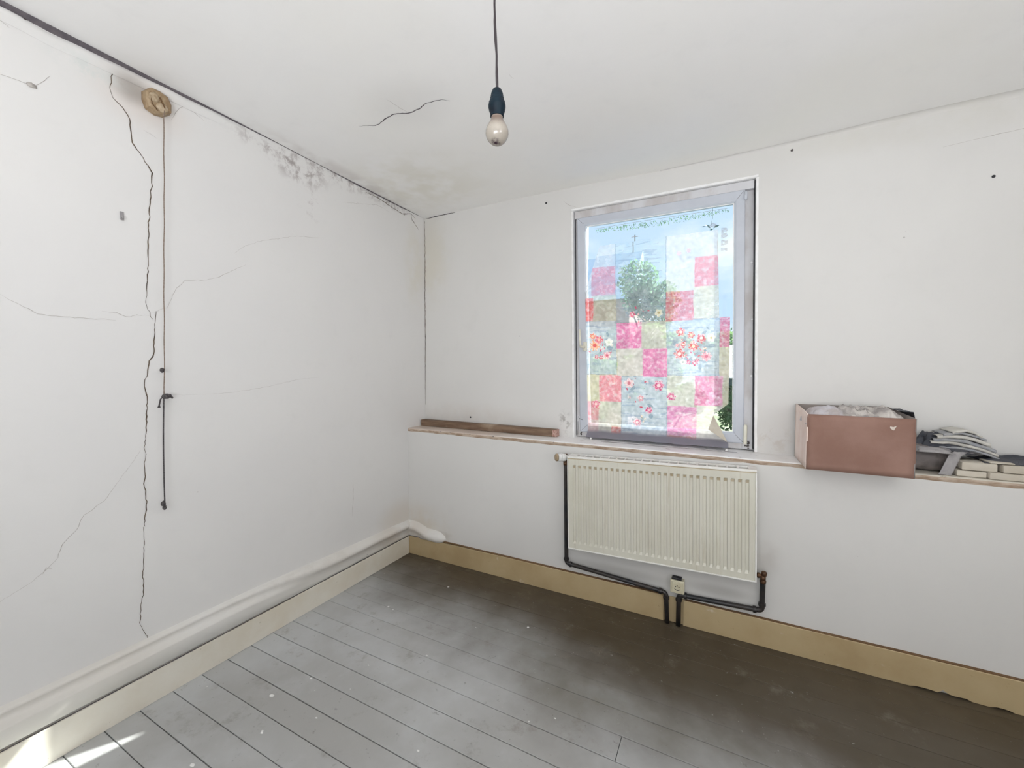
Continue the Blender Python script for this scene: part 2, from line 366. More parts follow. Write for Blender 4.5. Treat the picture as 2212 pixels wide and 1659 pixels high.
def solidify(o, t, off=0.0):
    m = o.modifiers.new('thickness', 'SOLIDIFY'); m.thickness = t; m.offset = off; return o
N3 = lambda x, y, z: noise.noise(Vector((x, y, z)))

# ------------------------------------------------------------------ the room shell
XR, YB, H = 4.40, -3.70, 2.785
def wob_left(y, z): return 0.004*N3(y*1.3, z*1.3, 1.0) + 0.0012*N3(y*4, z*4, 3.0)
def wob_back(x, z): return 0.003*N3(x*1.3, z*1.3, 11.0) + 0.0010*N3(x*4, z*4, 13.0)
def ceil_z(x, y):
    keys = [(0, 0.0), (0.9, 0.0), (1.5, -0.001), (1.9, -0.012), (2.25, -0.014), (2.6, -0.008), (3.0, 0.006), (3.5, 0.004), (4.5, 0)]
    d = 0
    for (a, p), (b, q) in zip(keys, keys[1:]):
        if a <= x <= b: d = p + (q-p)*(x-a)/(b-a)
    w = max(0.0, 1 - (0.2194-y)/0.9)
    return H + d*w + 0.004*N3(x*1.1, y*1.1, 21.0) + 0.001*N3(x*4, y*4, 23.0)

def left_frac(y): return 0.0
# left wall: y from 0.23 to YB, with thickness away from the room
b = B(); NY, NZ = 96, 70
b.grid(lambda u, v: (wob_left(0.24-u*(0.24-YB), v*2.80), 0.24-u*(0.24-YB), v*2.80), NY, NZ)
wl = b.build('wall_left', M['wall_left'], None, True); tag(wl, kind='structure')
B_ = B(); B_.box((-0.14, YB-0.1, -0.1), (-0.02, 0.46, 2.95)); 
wlb = B_.build('wall_core', M['wall_left'], wl)

# back wall: upper part stands back at y=0.2194 with the window opening, lower part at y=0
def shear(x, z): return x - 0.0139*(z-1.03) if 1.2 < x < 2.6 else x
OX0, OX1, OZ0, OZ1 = 1.345, 2.450, 0.90, 2.617
YW = 0.2194
def wall_cells(bld, x0, x1, z0, z1, n, m_, f):
    bld.grid(lambda u, v: f(x0+(x1-x0)*u, z0+(z1-z0)*v), n, m_)
def fb(x, z):
    k_ = 1.0
    xs = x
    if abs(x-OX0) < 1e-6 or abs(x-OX1) < 1e-6:
        xs = x - 0.0139*(z-1.03) if z <= OZ1+1e-6 else x - 0.0139*(OZ1-1.03)
    return (xs, YW + wob_back(x, z), z)
b = B()
zs = [0.9, OZ1, 2.80]
wall_cells(b, 0.0, OX0, 0.9, OZ1, 30, 40, fb); wall_cells(b, OX1, XR, 0.9, OZ1, 44, 40, fb)
wall_cells(b, 0.0, OX0, OZ1, 2.80, 30, 6, fb); wall_cells(b, OX0, OX1, OZ1, 2.80, 28, 6, fb); wall_cells(b, OX1, XR, OZ1, 2.80, 44, 6, fb)
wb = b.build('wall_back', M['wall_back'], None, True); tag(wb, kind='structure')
# thickness and reveals round the opening
b = B()
def rev(x, z, y): return (x - 0.0139*(z-1.03), y, z)
for a_, c_ in (((-0.14, 0.30, 0.0), (1.365, 0.45, 2.95)), ((2.36, 0.30, 0.0), (XR+0.12, 0.45, 2.95)), ((1.365, 0.30, 2.66), (2.36, 0.325, 2.95)), ((1.365, 0.30, 0.0), (2.36, 0.45, 1.07))):
    b.box(a_, c_)
b.build('outer_masonry', M['bead'], wb)
# lower wall: a wide, lightly uneven face and its rounded left corner
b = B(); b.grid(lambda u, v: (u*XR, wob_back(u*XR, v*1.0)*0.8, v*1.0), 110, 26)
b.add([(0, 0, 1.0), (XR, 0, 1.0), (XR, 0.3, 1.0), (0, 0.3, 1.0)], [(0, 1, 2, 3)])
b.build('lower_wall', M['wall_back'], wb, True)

# right and rear walls (behind the camera), each with an opening added for a fill lamp
def wall_with_hole(name, P, ax, u0, u1, hole, mat):
    b = B(); hu0, hu1, hz0, hz1 = hole
    for (a0, a1, z0, z1) in ((u0, hu0, 0, 2.8), (hu1, u1, 0, 2.8), (hu0, hu1, 0, hz0), (hu0, hu1, hz1, 2.8)):
        if ax == 'x': b.box((a0, P-0.1, z0), (a1, P, z1))
        else: b.box((P, a0, z0), (P+0.1, a1, z1))
    o = b.build(name, mat); tag(o, kind='structure'); return o
wr = wall_with_hole('wall_right', XR, 'y', YB, 0.30, (-3.40, -2.30, 1.10, 2.35), M['wall_back'])
wre = wall_with_hole('wall_rear', YB, 'x', 0.0, XR, (1.55, 3.05, 1.00, 2.38), M['wall_left'])

# ceiling with a soft cove on the right end of the back wall
b = B()
b.grid(lambda u, v: (-0.02+u*(XR+0.02), YB+v*(0.24-YB), ceil_z(u*XR, YB+v*(0.24-YB))), 90, 84)
ce = b.build('ceiling', M['ceiling'], None, True); tag(ce, kind='structure')
b = B(); b.box((-0.14, YB-0.1, 2.83), (XR+0.1, 0.45, 2.95)); b.build('roof_slab', M['ceiling'], ce)
def cove(u, v):
    x = 1.9 + u*(XR-1.9); r = 0.010 + 0.022*max(0, min(1, (x-2.1)/1.5)); r += 0.004*N3(x*5, 0, 2)
    a = v*math.pi/2; zc = ceil_z(x, YW)
    return (x, YW - r + r*math.sin(a) + 0.001, zc - r + r*math.cos(a))
b = B(); b.grid(cove, 60, 8); b.build('plaster_cove', M['wall_back'], ce, True)

# floor boards
fl = B().box((-0.02, YB, -0.06), (XR, 0.02, -0.022)).build('floor', M['under']); tag(fl, kind='structure')
YS = [0.03, -0.072, -0.190, -0.310, -0.4285, -0.5455, -0.672, -0.7925, -0.918, -1.038, -1.160, -1.2805, -1.400, -1.520, -1.638, -1.7595, -1.8755]
while YS[-1] > YB: YS.append(YS[-1]-0.1197)
rnd = random.Random(4)
GAPS = {7: .0014, 8: .0016, 9: .0022, 10: .0024, 11: .0030, 12: .0034, 13: .0030, 14: .0026, 15: .0028, 16: .0030}
def plank(x0, x1, ya, yb, ga, gb, dz):
    x0 += 0.0012; x1 -= 0.0012; y1 = ya-ga/2; y0 = yb+gb/2; bv = 0.0016 if yb < -0.8 else 0.0007; t = 0.020
    n = 8; V = []; F = []
    xs = [x0+(x1-x0)*i/n for i in range(n+1)]
    for i, x in enumerate(xs):
        j0 = 0.0007*N3(x*2.3, y0*9, 4); j1 = 0.0007*N3(x*2.3, y1*9, 5); e = 0.0006*N3(x*1.5, yb*7, 2)
        V += [(x, y0+j0, -t), (x, y0+j0, dz+e-bv), (x, y0+bv+j0, dz+e), (x, y1-bv+j1, dz+e), (x, y1+j1, dz+e-bv), (x, y1+j1, -t)]
    for i in range(n):
        for k_ in range(5): F.append((i*6+k_, (i+1)*6+k_, (i+1)*6+k_+1, i*6+k_+1))
    F += [tuple(range(5, -1, -1)), tuple(n*6+k_ for k_ in range(6))]
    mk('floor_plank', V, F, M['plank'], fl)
for i in range(len(YS)-1):
    ya, yb = YS[i], max(YS[i+1], YB)
    if ya-yb < 0.01: continue
    ga, gb = 1.25*GAPS.get(i, .0017), 1.25*GAPS.get(i+1, .0017 if i < 7 else .0026)
    if i >= 16: ga = gb = .0026
    if i == 8: segs = [(-0.005, 1.931), (1.931, XR)]
    elif i == 7: segs = [(-0.005, XR)]
    elif i in (12,): segs = [(-0.005, 2.9), (2.9, XR)]
    elif i in (18,): segs = [(-0.005, 1.2), (1.2, XR)]
    else: segs = [(-0.005, XR)]
    for a_, c_ in segs: plank(a_, c_, ya, yb, ga, gb, rnd.uniform(-0.0008, 0.0006))
# white plaster drops dried on the boards
DROPS = [(0.453, -1.444, .010), (0.521, -1.292, .006), (0.918, -0.908, .005), (0.741, -1.431, .005), (0.604, -1.583, .006), (0.598, -1.576, .005), (0.744, -1.252, .003), (0.603, -1.334, .003), (1.023, -0.593, .0028), (1.198, -0.527, .003), (1.231, -1.35, .005), (0.508, -1.787, .008), (1.657, -0.963, .004), (0.70, -1.10, .004), (0.86, -1.15, .003)]
b = B()
for x, y, r_ in DROPS:
    n = 9
    ring = [(x + r_*(1+0.3*N3(x*30+k_, y*30, 1))*math.cos(k_*2*math.pi/n)*1.3, y + r_*0.8*(1+0.3*N3(x*30, y*30+k_, 2))*math.sin(k_*2*math.pi/n), 0.0005) for k_ in range(n)]
    top = [(x+(p[0]-x)*0.6, y+(p[1]-y)*0.6, 0.0022) for p in ring]
    b.add(ring+top, [(k_, (k_+1) % n, n+(k_+1) % n, n+k_) for k_ in range(n)] + [tuple(range(n, 2*n))])
b.build('plaster_drops', M['paint_drop'], fl); C.objects[-1] if False else None
bpy.data.objects['plaster_drops']['kind'] = 'stuff'

# ------------------------------------------------------------------ baseboards and the plastered pipe ridge
def board_strip(name, axis, a, b_, t, z1, mat, parent=None, n=40, sgn=1, zf=None, bite=()):
    bl = B(); V = []; F = []
    for i in range(n+1):
        s_ = a+(b_-a)*i/n; z = z1 + (zf(s_) if zf else 0) + 0.0012*N3(s_*6, 1, 5); zb = 0.001 + 0.0015*max(0, N3(s_*9, 3, 5))
        for (c_, d_) in bite:
            if abs(s_-c_) < d_: zb += 0.014*(0.5+0.5*N3(s_*60, 0, 0))
        tt = t + 0.0010*N3(s_*3, 7, 5)
        prof = [(0, zb), (tt, zb), (tt, z-0.003), (tt-0.003, z), (0, z)]
        for d_, zz in prof: V.append((d_, s_, zz) if axis == 'y' else (s_, -d_, zz))
    for i in range(n):
        for k_ in range(4): F.append((i*5+k_, i*5+k_+1, (i+1)*5+k_+1, (i+1)*5+k_))
    F += [tuple(range(5)), tuple(n*5+4-k_ for k_ in range(5))]
    return bl.add(V, F).build(name, mat, parent)
bl_ = board_strip('baseboard_left', 'y', YB, -0.001, 0.020, 0.139, M['skirting_left'], n=90); tag(bl_, kind='structure')
bb = board_strip('baseboard_back', 'x', 0.021, 1.985, 0.020, 0.155, M['skirting'], n=60, zf=lambda s_: -0.012+0.012*math.sin(min(s_, 1.2)/1.2*math.pi/2)); tag(bb, kind='structure')
board_strip('board', 'x', 1.985, 2.095, 0.010, 0.150, M['skirting'], bb, n=4)
board_strip('board', 'x', 2.095, XR, 0.020, 0.150, M['skirting'], bb, n=120, bite=((3.16, 0.05), (3.25, 0.05), (3.40, 0.03)))
for (xa, xb, zz) in ((0.30, 1.975, 0.1555), (2.105, XR, 0.1505)):
    b = B(); n = 60
    V = []; 
    for i in range(n+1):
        x = xa+(xb-xa)*i/n; w_ = 0.0032+0.0016*N3(x*5, 2, 8)
        V += [(x, -0.0175, zz-0.0005), (x, -0.0175, zz+w_), (x, 0.004, zz+w_)]
    F = []
    for i in range(n): F += [(i*3, (i+1)*3, (i+1)*3+1, i*3+1), (i*3+1, (i+1)*3+1, (i+1)*3+2, i*3+2)]
    b.add(V, F).build('bare_top_edge', M['bare_wood'], bb)
b = B(); b.tube([(0.0205, -0.0205, 0.002), (0.0205, -0.0205, 0.148)], 0.0022, 6); b.build('corner_gap', M['bare_wood'], bb)

# plaster ridge hiding a pipe along the left wall, turning the corner and ending in a rounded stub
PROF = [(0.000, 0.300), (0.012, 0.292), (0.034, 0.282), (0.048, 0.268), (0.052, 0.252), (0.047, 0.240), (0.034, 0.226), (0.022, 0.207), (0.016, 0.185), (0.014, 0.160), (0.013, 0.141), (0.0, 0.141)]
PNEAR = [(0.000, 0.300), (0.024, 0.291), (0.029, 0.286), (0.027, 0.279), (0.020, 0.268), (0.022, 0.256), (0.034, 0.247), (0.052, 0.241), (0.053, 0.236), (0.046, 0.205), (0.030, 0.160), (0.013, 0.141)]
def prof_at(j, y):                             # sharp-lipped near the viewer, rounded towards the corner
    g = max(0.0, min(1.0, (y+1.45)/0.75)); g = g*g*(3-2*g); a, c_ = PNEAR[j], PROF[j]
    return (a[0]*(1-g)+c_[0]*g, a[1]*(1-g)+c_[1]*g)
b = B(); n = 150; V = []; F = []; m_ = len(PROF)
for i in range(n+1):
    y = YB + (0.0-YB)*i/n
    f_ = max(0, min(1, (y+1.3)/1.25))             # the ridge sinks towards the corner
    dz = -0.030*f_ + 0.006*N3(y*2, 0, 31)
    for j in range(m_):
        d_, z = prof_at(j, y)
        w_ = 1 - 0.10*f_
        jit = 0.0022*N3(y*7, z*20, 33)
        zz = 0.141 + (z-0.141)*(1+dz/0.15) if j < m_-2 else z
        V.append((max(0.0, d_*w_+jit) if j not in (0, m_-1) else 0.0-0.004, y, zz))
for i in range(n):
    for j in range(m_-1): F.append((i*m_+j, i*m_+j+1, (i+1)*m_+j+1, (i+1)*m_+j))
b.add(V, F)
ridge = b.build('trim_1', M['plaster_skirt'], None, True); tag(ridge, kind='structure')
b = B(); n = 40; V = []; F = []
for i in range(n+1):
    x = 0.0 + 0.375*i/n
    e = max(0, (x-0.28)/0.095); sc = math.sqrt(max(0.0, 1-e*e)) if e > 0 else 1.0
    drop = -0.014*(x/0.3)
    for j, (d_, z) in enumerate(PROF):
        zc = 0.185 if x > 0.16 else 0.141
        f_ = min(1, max(0, (x-0.10)/0.10))
        z2 = z - 0.030 if j < m_-2 else z
        # past the groove the stub sits on the board as one rounded lump
        lump = 0.195 + 0.046*math.cos(math.pi*j/(m_-1)); dl = 0.050*math.sin(math.pi*j/(m_-1))
        zz = (z2*(1-f_) + lump*f_) + drop; dd = d_*0.9*(1-f_) + dl*f_
        zz = (0.190+drop) + (zz-0.190-drop)*sc if e > 0 else zz
        V.append((x, 0.004-(dd*sc + 0.0015*N3(x*30, z*30, 7) + 0.004), zz + 0.002*N3(x*18, z*18, 9)))
for i in range(n):
    for j in range(m_-1): F.append((i*m_+j, (i+1)*m_+j, (i+1)*m_+j+1, i*m_+j+1))
b.add(V, F); b.build('ridge_stub', M['plaster_skirt'], ridge, True)
b = B()
V = []; n = 16
for i in range(n+1):
    x = 0.02+0.16*i/n; w_ = 0.004*(0.5+0.5*i/n)
    V += [(x, -0.0215, 0.146-w_*0.2+0.003*i/n), (x, -0.0215, 0.150+w_*0.5+0.003*i/n)]
b.add(V, [(2*i, 2*i+2, 2*i+3, 2*i+1) for i in range(n)])
V = []; n = 60
for i in range(n+1):
    y = -2.2+2.18*i/n; w_ = 0.0016+0.0012*N3(y*6, 0, 3)
    V += [(0.0150, y, 0.1385), (0.0150, y, 0.1420+w_)]
b.add(V, [(2*i, 2*i+1, 2*i+3, 2*i+2) for i in range(n)])
b.build('joint_gap', M['gap'], ridge)

# ------------------------------------------------------------------ cracks in the plaster
def ribbon(pts, w, mat, parent, to3, taper=0.6, jit=0.0055, name='crack', seed=0, w0=None):
    P = [Vector((p[0], p[1])) for p in pts]; Q = []
    for a_, c_ in zip(P, P[1:]):
        L = (c_-a_).length; k_ = max(1, int(L/0.012))
        for i in range(k_):
            p = a_.lerp(c_, i/k_); t_ = (c_-a_).normalized(); nn = Vector((-t_.y, t_.x))
            j = jit*N3(p.x*55+seed, p.y*55, 3.3) if i else 0
            Q.append(p+nn*j)
    Q.append(P[-1]); n = len(Q); V = []
    for i, p in enumerate(Q):
        a_ = Q[max(0, i-1)]; c_ = Q[min(n-1, i+1)]; t_ = (c_-a_).normalized(); nn = Vector((-t_.y, t_.x))
        e = min(i, n-1-i)/max(1, n*0.25); ww = w*(min(1, e)*taper+(1-taper))*(0.8+0.5*N3(p.x*30, p.y*30, seed+1.0))/2
        V += [to3(*(p+nn*ww)), to3(*(p-nn*ww))]
    return mk(name, V, [(2*i, 2*i+1, 2*i+3, 2*i+2) for i in range(n-1)], mat, parent)
L3 = lambda y, z: (wob_left(y, z)+0.0012, y, z)
Lt = lambda x, y: (x, y, ceil_z(x, y)-0.0012)
Lb = lambda x, z: (x, YW+wob_back(x, z)-0.0012, z)
CR= {'main': [(-1.75, 2.765), (-1.765, 2.746), (-1.784, 2.71), (-1.789, 2.66), (-1.781, 2.627), (-1.76, 2.612), (-1.742, 2.593), (-1.732, 2.579), (-1.723, 2.506), (-1.721, 2.472), (-1.684, 2.423), (-1.654, 2.372), (-1.658, 2.327), (-1.669, 2.212), (-1.678, 1.987), (-1.683, 1.904), (-1.69, 1.812), (-1.688, 1.778), (-1.677, 1.755), (-1.677, 1.736), (-1.667, 1.723)], 'main2': [(-1.655, 1.761), (-1.659, 1.713), (-1.664, 1.64), (-1.668, 1.568), (-1.685, 1.536), (-1.693, 1.47), (-1.702, 1.454), (-1.704, 1.424), (-1.695, 1.378), (-1.699, 1.29), (-1.708, 1.167), (-1.712, 1.153), (-1.704, 1.119)], 'main3': [(-1.706, 1.125), (-1.713, 1.085), (-1.71, 1.023), (-1.717, 0.993), (-1.71, 0.96), (-1.71, 0.898), (-1.717, 0.802)], 'main4': [(-1.723, 0.802), (-1.72, 0.735), (-1.73, 0.593), (-1.728, 0.529), (-1.737, 0.471), (-1.746, 0.382), (-1.732, 0.336), (-1.714, 0.279)], 'l1': [(-2.101, 1.764), (-2.07, 1.741), (-2.015, 1.705), (-1.955, 1.702), (-1.891, 1.704), (-1.793, 1.705)], 'l2': [(-1.836, 1.738), (-1.792, 1.74), (-1.76, 1.724), (-1.724, 1.737), (-1.68, 1.738)], 'r1': [(-1.675, 1.755), (-1.655, 1.757), (-1.629, 1.777), (-1.615, 1.781), (-1.575, 1.879), (-1.539, 1.922), (-1.461, 1.938), (-1.402, 1.961), (-1.332, 2.01), (-1.261, 2.057)], 'r2': [(-1.318, 2.102), (-1.259, 2.16), (-1.172, 2.209), (-0.964, 2.295), (-0.772, 2.336)], 'll': [(-1.725, 1.145), (-1.755, 1.094), (-1.791, 1.042), (-1.848, 0.954), (-1.908, 0.915), (-1.932, 0.861), (-1.971, 0.821), (-1.985, 0.772), (-2.01, 0.746), (-2.063, 0.705), (-2.13, 0.673)], 'll2': [(-2.026, 0.726), (-2.016, 0.747), (-2.002, 0.737)], 'tl': [(-2.081, 2.532), (-2.049, 2.536), (-2.022, 2.537), (-2.002, 2.542)], 'tl2': [(-2.007, 2.549), (-1.998, 2.54), (-1.994, 2.532)], 'tl3': [(-2.0, 2.54), (-1.981, 2.565), (-1.959, 2.601)], 'ul': [(-2.075, 2.744), (-2.049, 2.748), (-1.999, 2.777), (-1.952, 2.773)], 'ul2': [(-2.076, 2.72), (-2.055, 2.709)], 'cor': [(-0.423, 2.76), (-0.291, 2.76), (-0.147, 2.742), (-0.045, 2.735), (0.053, 2.768), (0.104, 2.747)], 'cor2': [(0.053, 2.768), (0.064, 2.723), (0.15, 2.667)], 'cor3': [(-0.625, 2.616), (-0.508, 2.649), (-0.314, 2.708), (-0.197, 2.701)], 'hz': [(-1.606, 1.381), (-1.473, 1.377), (-1.345, 1.379), (-1.149, 1.404), (-0.979, 1.44), (-0.82, 1.451)], 'bk': [(-1.577, 2.646), (-1.562, 2.682), (-1.543, 2.717), (-1.53, 2.731), (-1.483, 2.73), (-1.44, 2.711)], 'bk2': [(-1.673, 2.75), (-1.657, 2.73), (-1.631, 2.725)], 'sc': [(-0.564, 0.705), (-0.565, 0.592), (-0.575, 0.48)], 'sc2': [(-1.681, 2.547), (-1.632, 2.532)]}
CC= {'c1': [(0.544, -0.981), (0.623, -0.945), (0.657, -0.946), (0.714, -0.965), (0.779, -0.974), (0.859, -0.946), (0.92, -0.948), (0.971, -0.965), (1.016, -0.961), (1.063, -0.952), (1.091, -0.927)], 'c2': [(0.829, -1.082), (0.841, -1.008), (0.857, -0.947)], 'c3': [(1.425, -0.956), (1.43, -0.921)]}

for k_, w_, mt in (('main', .0075, 'crack'), ('main2', .0080, 'crack'), ('main3', .0064, 'crack'), ('main4', .0052, 'crack'), ('l1', .0032, 'hairline'), ('l2', .0032, 'hairline'),
                   ('r1', .0032, 'hairline'), ('r2', .0024, 'hairline'), ('ll', .0030, 'hairline'), ('ll2', .005, 'hairline'), ('tl', .004, 'hairline'), ('tl2', .008, 'hairline'), ('tl3', .003, 'hairline'),
                   ('ul', .009, 'crack'), ('ul2', .008, 'hairline'), ('cor', .009, 'crack'), ('cor2', .008, 'crack'), ('cor3', .0030, 'hairline'), ('hz', .0018, 'hairline'),
                   ('bk', .004, 'hairline'), ('bk2', .004, 'hairline'), ('sc', .004, 'hairline'), ('sc2', .002, 'hairline')):
    ribbon(CR[k_], w_*(0.62 if mt == 'crack' else 0.55), M[mt], wl, L3, seed=len(k_)*1.7)
for k_, w_, mt in (('c1', .0065, 'gap'), ('c2', .0020, 'hairline'), ('c3', .0015, 'hairline')):
    ribbon(CC[k_], w_, M[mt], ce, Lt, taper=0.85)
ribbon([(0.004, 2.76), (0.007, 2.45), (0.003, 2.1), (0.006, 1.8), (0.004, 1.5), (0.006, 1.2)], 0.006, M['crack'], wb, Lb, jit=0.004)
ribbon([(0.01, 2.776), (0.14, 2.782), (0.32, 2.780)], 0.008, M['gap'], wb, Lb, jit=0.002)
ribbon([(1.345, 2.640), (1.29, 2.665), (1.25, 2.70)], 0.0022, M['hairline'], wb, Lb, jit=0.002)
ribbon([(3.22, 2.60), (3.42, 2.615), (3.8, 2.63)], 0.002, M['hairline'], wb, Lb, jit=0.002)
# open gap under the ceiling along the left wall, widest near the viewer
b = B(); V = []; n = 90
for i in range(n+1):
    y = -2.6+2.75*i/n
    w_ = 0.018 if y < -1.95 else (0.018-0.008*(y+1.95)/0.40 if y < -1.55 else max(0.0030, 0.010-0.009*(y+1.55)/0.5))
    w_ += (0.006 if y < -1.5 else 0.003)*N3(y*9, 0, 41); w_ = max(0.002, w_)
    if -0.75 < y < 0.12: w_ += 0.006*math.sin((y+0.75)/0.87*math.pi)
    z = ceil_z(0, y)
    V += [(0.0145-0.012*max(0, min(1, (y+1.9)))+wob_left(y, z), y, z-0.0005), (0.0015+wob_left(y, z-w_), y, z-w_)]
b.add(V, [(2*i, 2*i+1, 2*i+3, 2*i+2) for i in range(n)]); b.build('ceiling_gap', M['gap'], wl)
# crumbling plaster lip below that gap
b = B(); V = []; n = 70; F = []
for i in range(n+1):
    y = -2.6+1.35*i/n; z = ceil_z(0, y); h_ = 0.022-0.012*max(0, min(1, (y+1.95)/0.5)) + 0.006*N3(y*9, 0, 41)
    d_ = 0.012*max(0, 0.5+N3(y*6, 2, 9))*(1 if y < -1.4 else 0.3)
    V += [(0.0, y, z-h_), (0.004+d_, y, z-h_-0.006), (0.003+d_*0.8, y, z-h_-0.022), (0.0, y, z-h_-0.045)]
for i in range(n):
    for j in range(3): F.append((i*4+j, i*4+j+1, (i+1)*4+j+1, (i+1)*4+j))
b.add(V, F); b.build('plaster_lip', M['wall_left'], wl, True)
# spalled bits on the cracks, nails and plugs
def lump(b, c_, r_, seed=0, flat=(1, 1, 1), mi=0, nu=7, nv=6):
    V = []; c_ = Vector(c_)
    def f(u, v):
        th = u*2*math.pi; ph = v*math.pi
        d = Vector((math.cos(th)*math.sin(ph), math.sin(th)*math.sin(ph), math.cos(ph)))
        if u >= 1: d = Vector((math.sin(ph), 0, math.cos(ph)))
        k_ = 1+0.35*N3(d.x*1.7+seed, d.y*1.7, d.z*1.7)
        return c_ + Vector((d.x*flat[0], d.y*flat[1], d.z*flat[2]))*r_*k_
    b.grid(f, nu, nv, mi)
b = B(); lump(b, (0.003, -2.008, 2.538), 0.011, 1, (0.4, 1.2, 0.7)); lump(b, (0.004, -0.03, 2.735), 0.006, 2); b.build('loose_plaster', M['hairline'], wl, True)
for i, (x, z) in enumerate(((1.117, 2.71), (2.600, 2.732), (0.465, 1.116), (3.40, 2.42))):
    b = B(); b.lathe([(0.0005, 0), (0.006, 0.001), (0.007, 0.004), (0.004, 0.006), (0.0005, 0.0062)], (x, YW+wob_back(x, z)+0.0005, z), (0, -1, 0), 10)
    o = b.build('wall_plug', M['socket_dark'] if i != 1 else M['grime'], wb, True)
b = B(); b.box((0.0, -1.770, 2.13), (0.006, -1.758, 2.165), 0.002); b.tube([(0.005, -1.764, 2.138), (0.014, -1.764, 2.134), (0.017, -1.764, 2.145)], 0.0025, 8)
b.build('wall_hook', M['sheet_grey'], wl, True)

# ------------------------------------------------------------------ the sill ledge
def ledge_top(x): return 1.026 - 0.004*x if x < 2.5 else 1.016
sill = empty('trim_2', (0, 0, 0), kind='structure')
b = B(); n = 120; V = []; F = []
def ledge_prof(x):
    zt = ledge_top(x); j = 0.0016*N3(x*11, 0, 51); back = 0.30 if OX0 < x < OX1 else 0.232
    return [(back, zt-0.0005), (0.10, zt), (0.012, zt), (0.002+j, zt-0.002), (-0.002+j, zt-0.006)]
for i in range(n+1):
    x = XR*i/n
    for y, z in ledge_prof(x): V.append((x, y, z))
for i in range(n):
    for j in range(4): F.append((i*5+j, i*5+j+1, (i+1)*5+j+1, (i+1)*5+j))
b.add(V, F); b.build('sill_board', M['sill'], sill)
b = B(); V = []; F = []
for i in range(n+1):
    x = XR*i/n; zt = ledge_top(x); j = 0.0016*N3(x*11, 0, 51); q = 0.003*N3(x*14, 4, 51)
    V += [(x, -0.002+j, zt-0.006), (x, -0.003+j, zt-0.014+q*0.5), (x, -0.001+j, zt-0.026+q), (x, 0.004, zt-0.034+q)]
for i in range(n):
    for j in range(3): F.append((i*4+j, i*4+j+1, (i+1)*4+j+1, (i+1)*4+j))
b.add(V, F); b.build('sill_front_edge', M['sill_edge'], sill)
# dark chips along the front edge
for (x, s_) in ((0.33, .014), (0.42, .008), (0.55, .012), (0.60, .012), (0.66, .009), (0.80, .013), (0.98, .007), (1.12, .008), (1.27, .010), (1.42, .008), (1.52, .007)):
    b = B(); lump(b, (x, -0.001, ledge_top(x)-0.008), s_*0.5, x*9, (1.3, 0.35, 0.5)); b.build('paint_chip', M['gap'], sill, True)
# long slot in the sill in front of the window
b = B(); b.box((1.56, 0.128, 1.0215), (2.36, 0.133, 1.0228)); b.build('sill_slot', M['gap'], sill)

# ------------------------------------------------------------------ the window
win = empty('window_1', (1.9, 0.27, 1.05), kind='structure')
def wpart(b, name, mat, sm=False):
    o = b.build(name, mat, win, sm); o.matrix_parent_inverse = Matrix.Translation((-1.9, -0.27, -1.05)); return o
def bar(b, x0, x1, z0, z1, y0, y1, bev=0.003, mi=0, skew=True):
    k_ = len(b.v); b.box((x0, y0, z0), (x1, y1, z1), bev, mi)
    if skew:
        for i in range(k_, len(b.v)):
            x, y, z = b.v[i]; b.v[i] = (x-0.0139*(z-1.03), y, z)
YF = 0.262
# plaster bead round the opening
b = B()
def rough(x, z, s_): return 0.0025*N3(x*16, z*16, s_)
for (xa, za, xb, zb, ox, oz) in ((OX0, 1.02, OX0, OZ1, -0.013, 0), (OX1, 1.02, OX1, OZ1, 0.014, 0), (OX0-0.012, OZ1, OX1+0.013, OZ1, 0, 0.014)):
    n = 60; V = []; F = []
    for i in range(n+1):
        x = xa+(xb-xa)*i/n; z = za+(zb-za)*i/n; r_ = rough(x, z, 5)
        sx, sz = (ox+(r_ if ox > 0 else -r_) if ox else 0), (oz+r_ if oz else 0)
        V += [rev(x, z, 0.30), rev(x, z, YW-0.004), rev(x+sx*0.2, z+sz*0.2, YW-0.0075), rev(x+sx, z+sz, YW-0.0065), rev(x+sx*1.05, z+sz*1.05, YW+0.002)]
    for i in range(n):
        for j in range(4): F.append((i*5+j, i*5+j+1, (i+1)*5+j+1, (i+1)*5+j))
    b.add(V, F)
b.build('corner_bead', M['bead'], wb, False)
# fixed frame
b = B()
bar(b, OX0+0.003, 1.400, 1.022, 2.612, YF, 0.33); bar(b, 2.388, OX1-0.006, 1.022, 2.612, YF, 0.33)
bar(b, OX0+0.004, OX1-0.006, 2.566, 2.6155, 0.233, 0.33); bar(b, 1.395, 2.392, 1.022, 1.10, YF+0.004, 0.33)
wpart(b, 'window_frame', M['frame_old'])
b = B(); bar(b, OX1-0.0045, OX1-0.001, 1.03, 2.612, YF-0.028, 0.30, 0); bar(b, OX0+0.0005, OX0+0.003, 1.03, 2.60, YF-0.006, 0.30, 0)
wpart(b, 'frame_gap', M['rubber'])
for (x, z) in ((2.419, 2.141), (2.426, 1.804), (2.430, 1.467), (1.366, 1.50), (1.367, 1.16)):
    b = B(); b.lathe([(0.0005, 0), (0.007, 0), (0.007, 0.003), (0.0045, 0.005), (0.0005, 0.0052)], (x, YF, z), (0, -1, 0), 12)
    wpart(b, 'frame_plug', M['bead'], True)
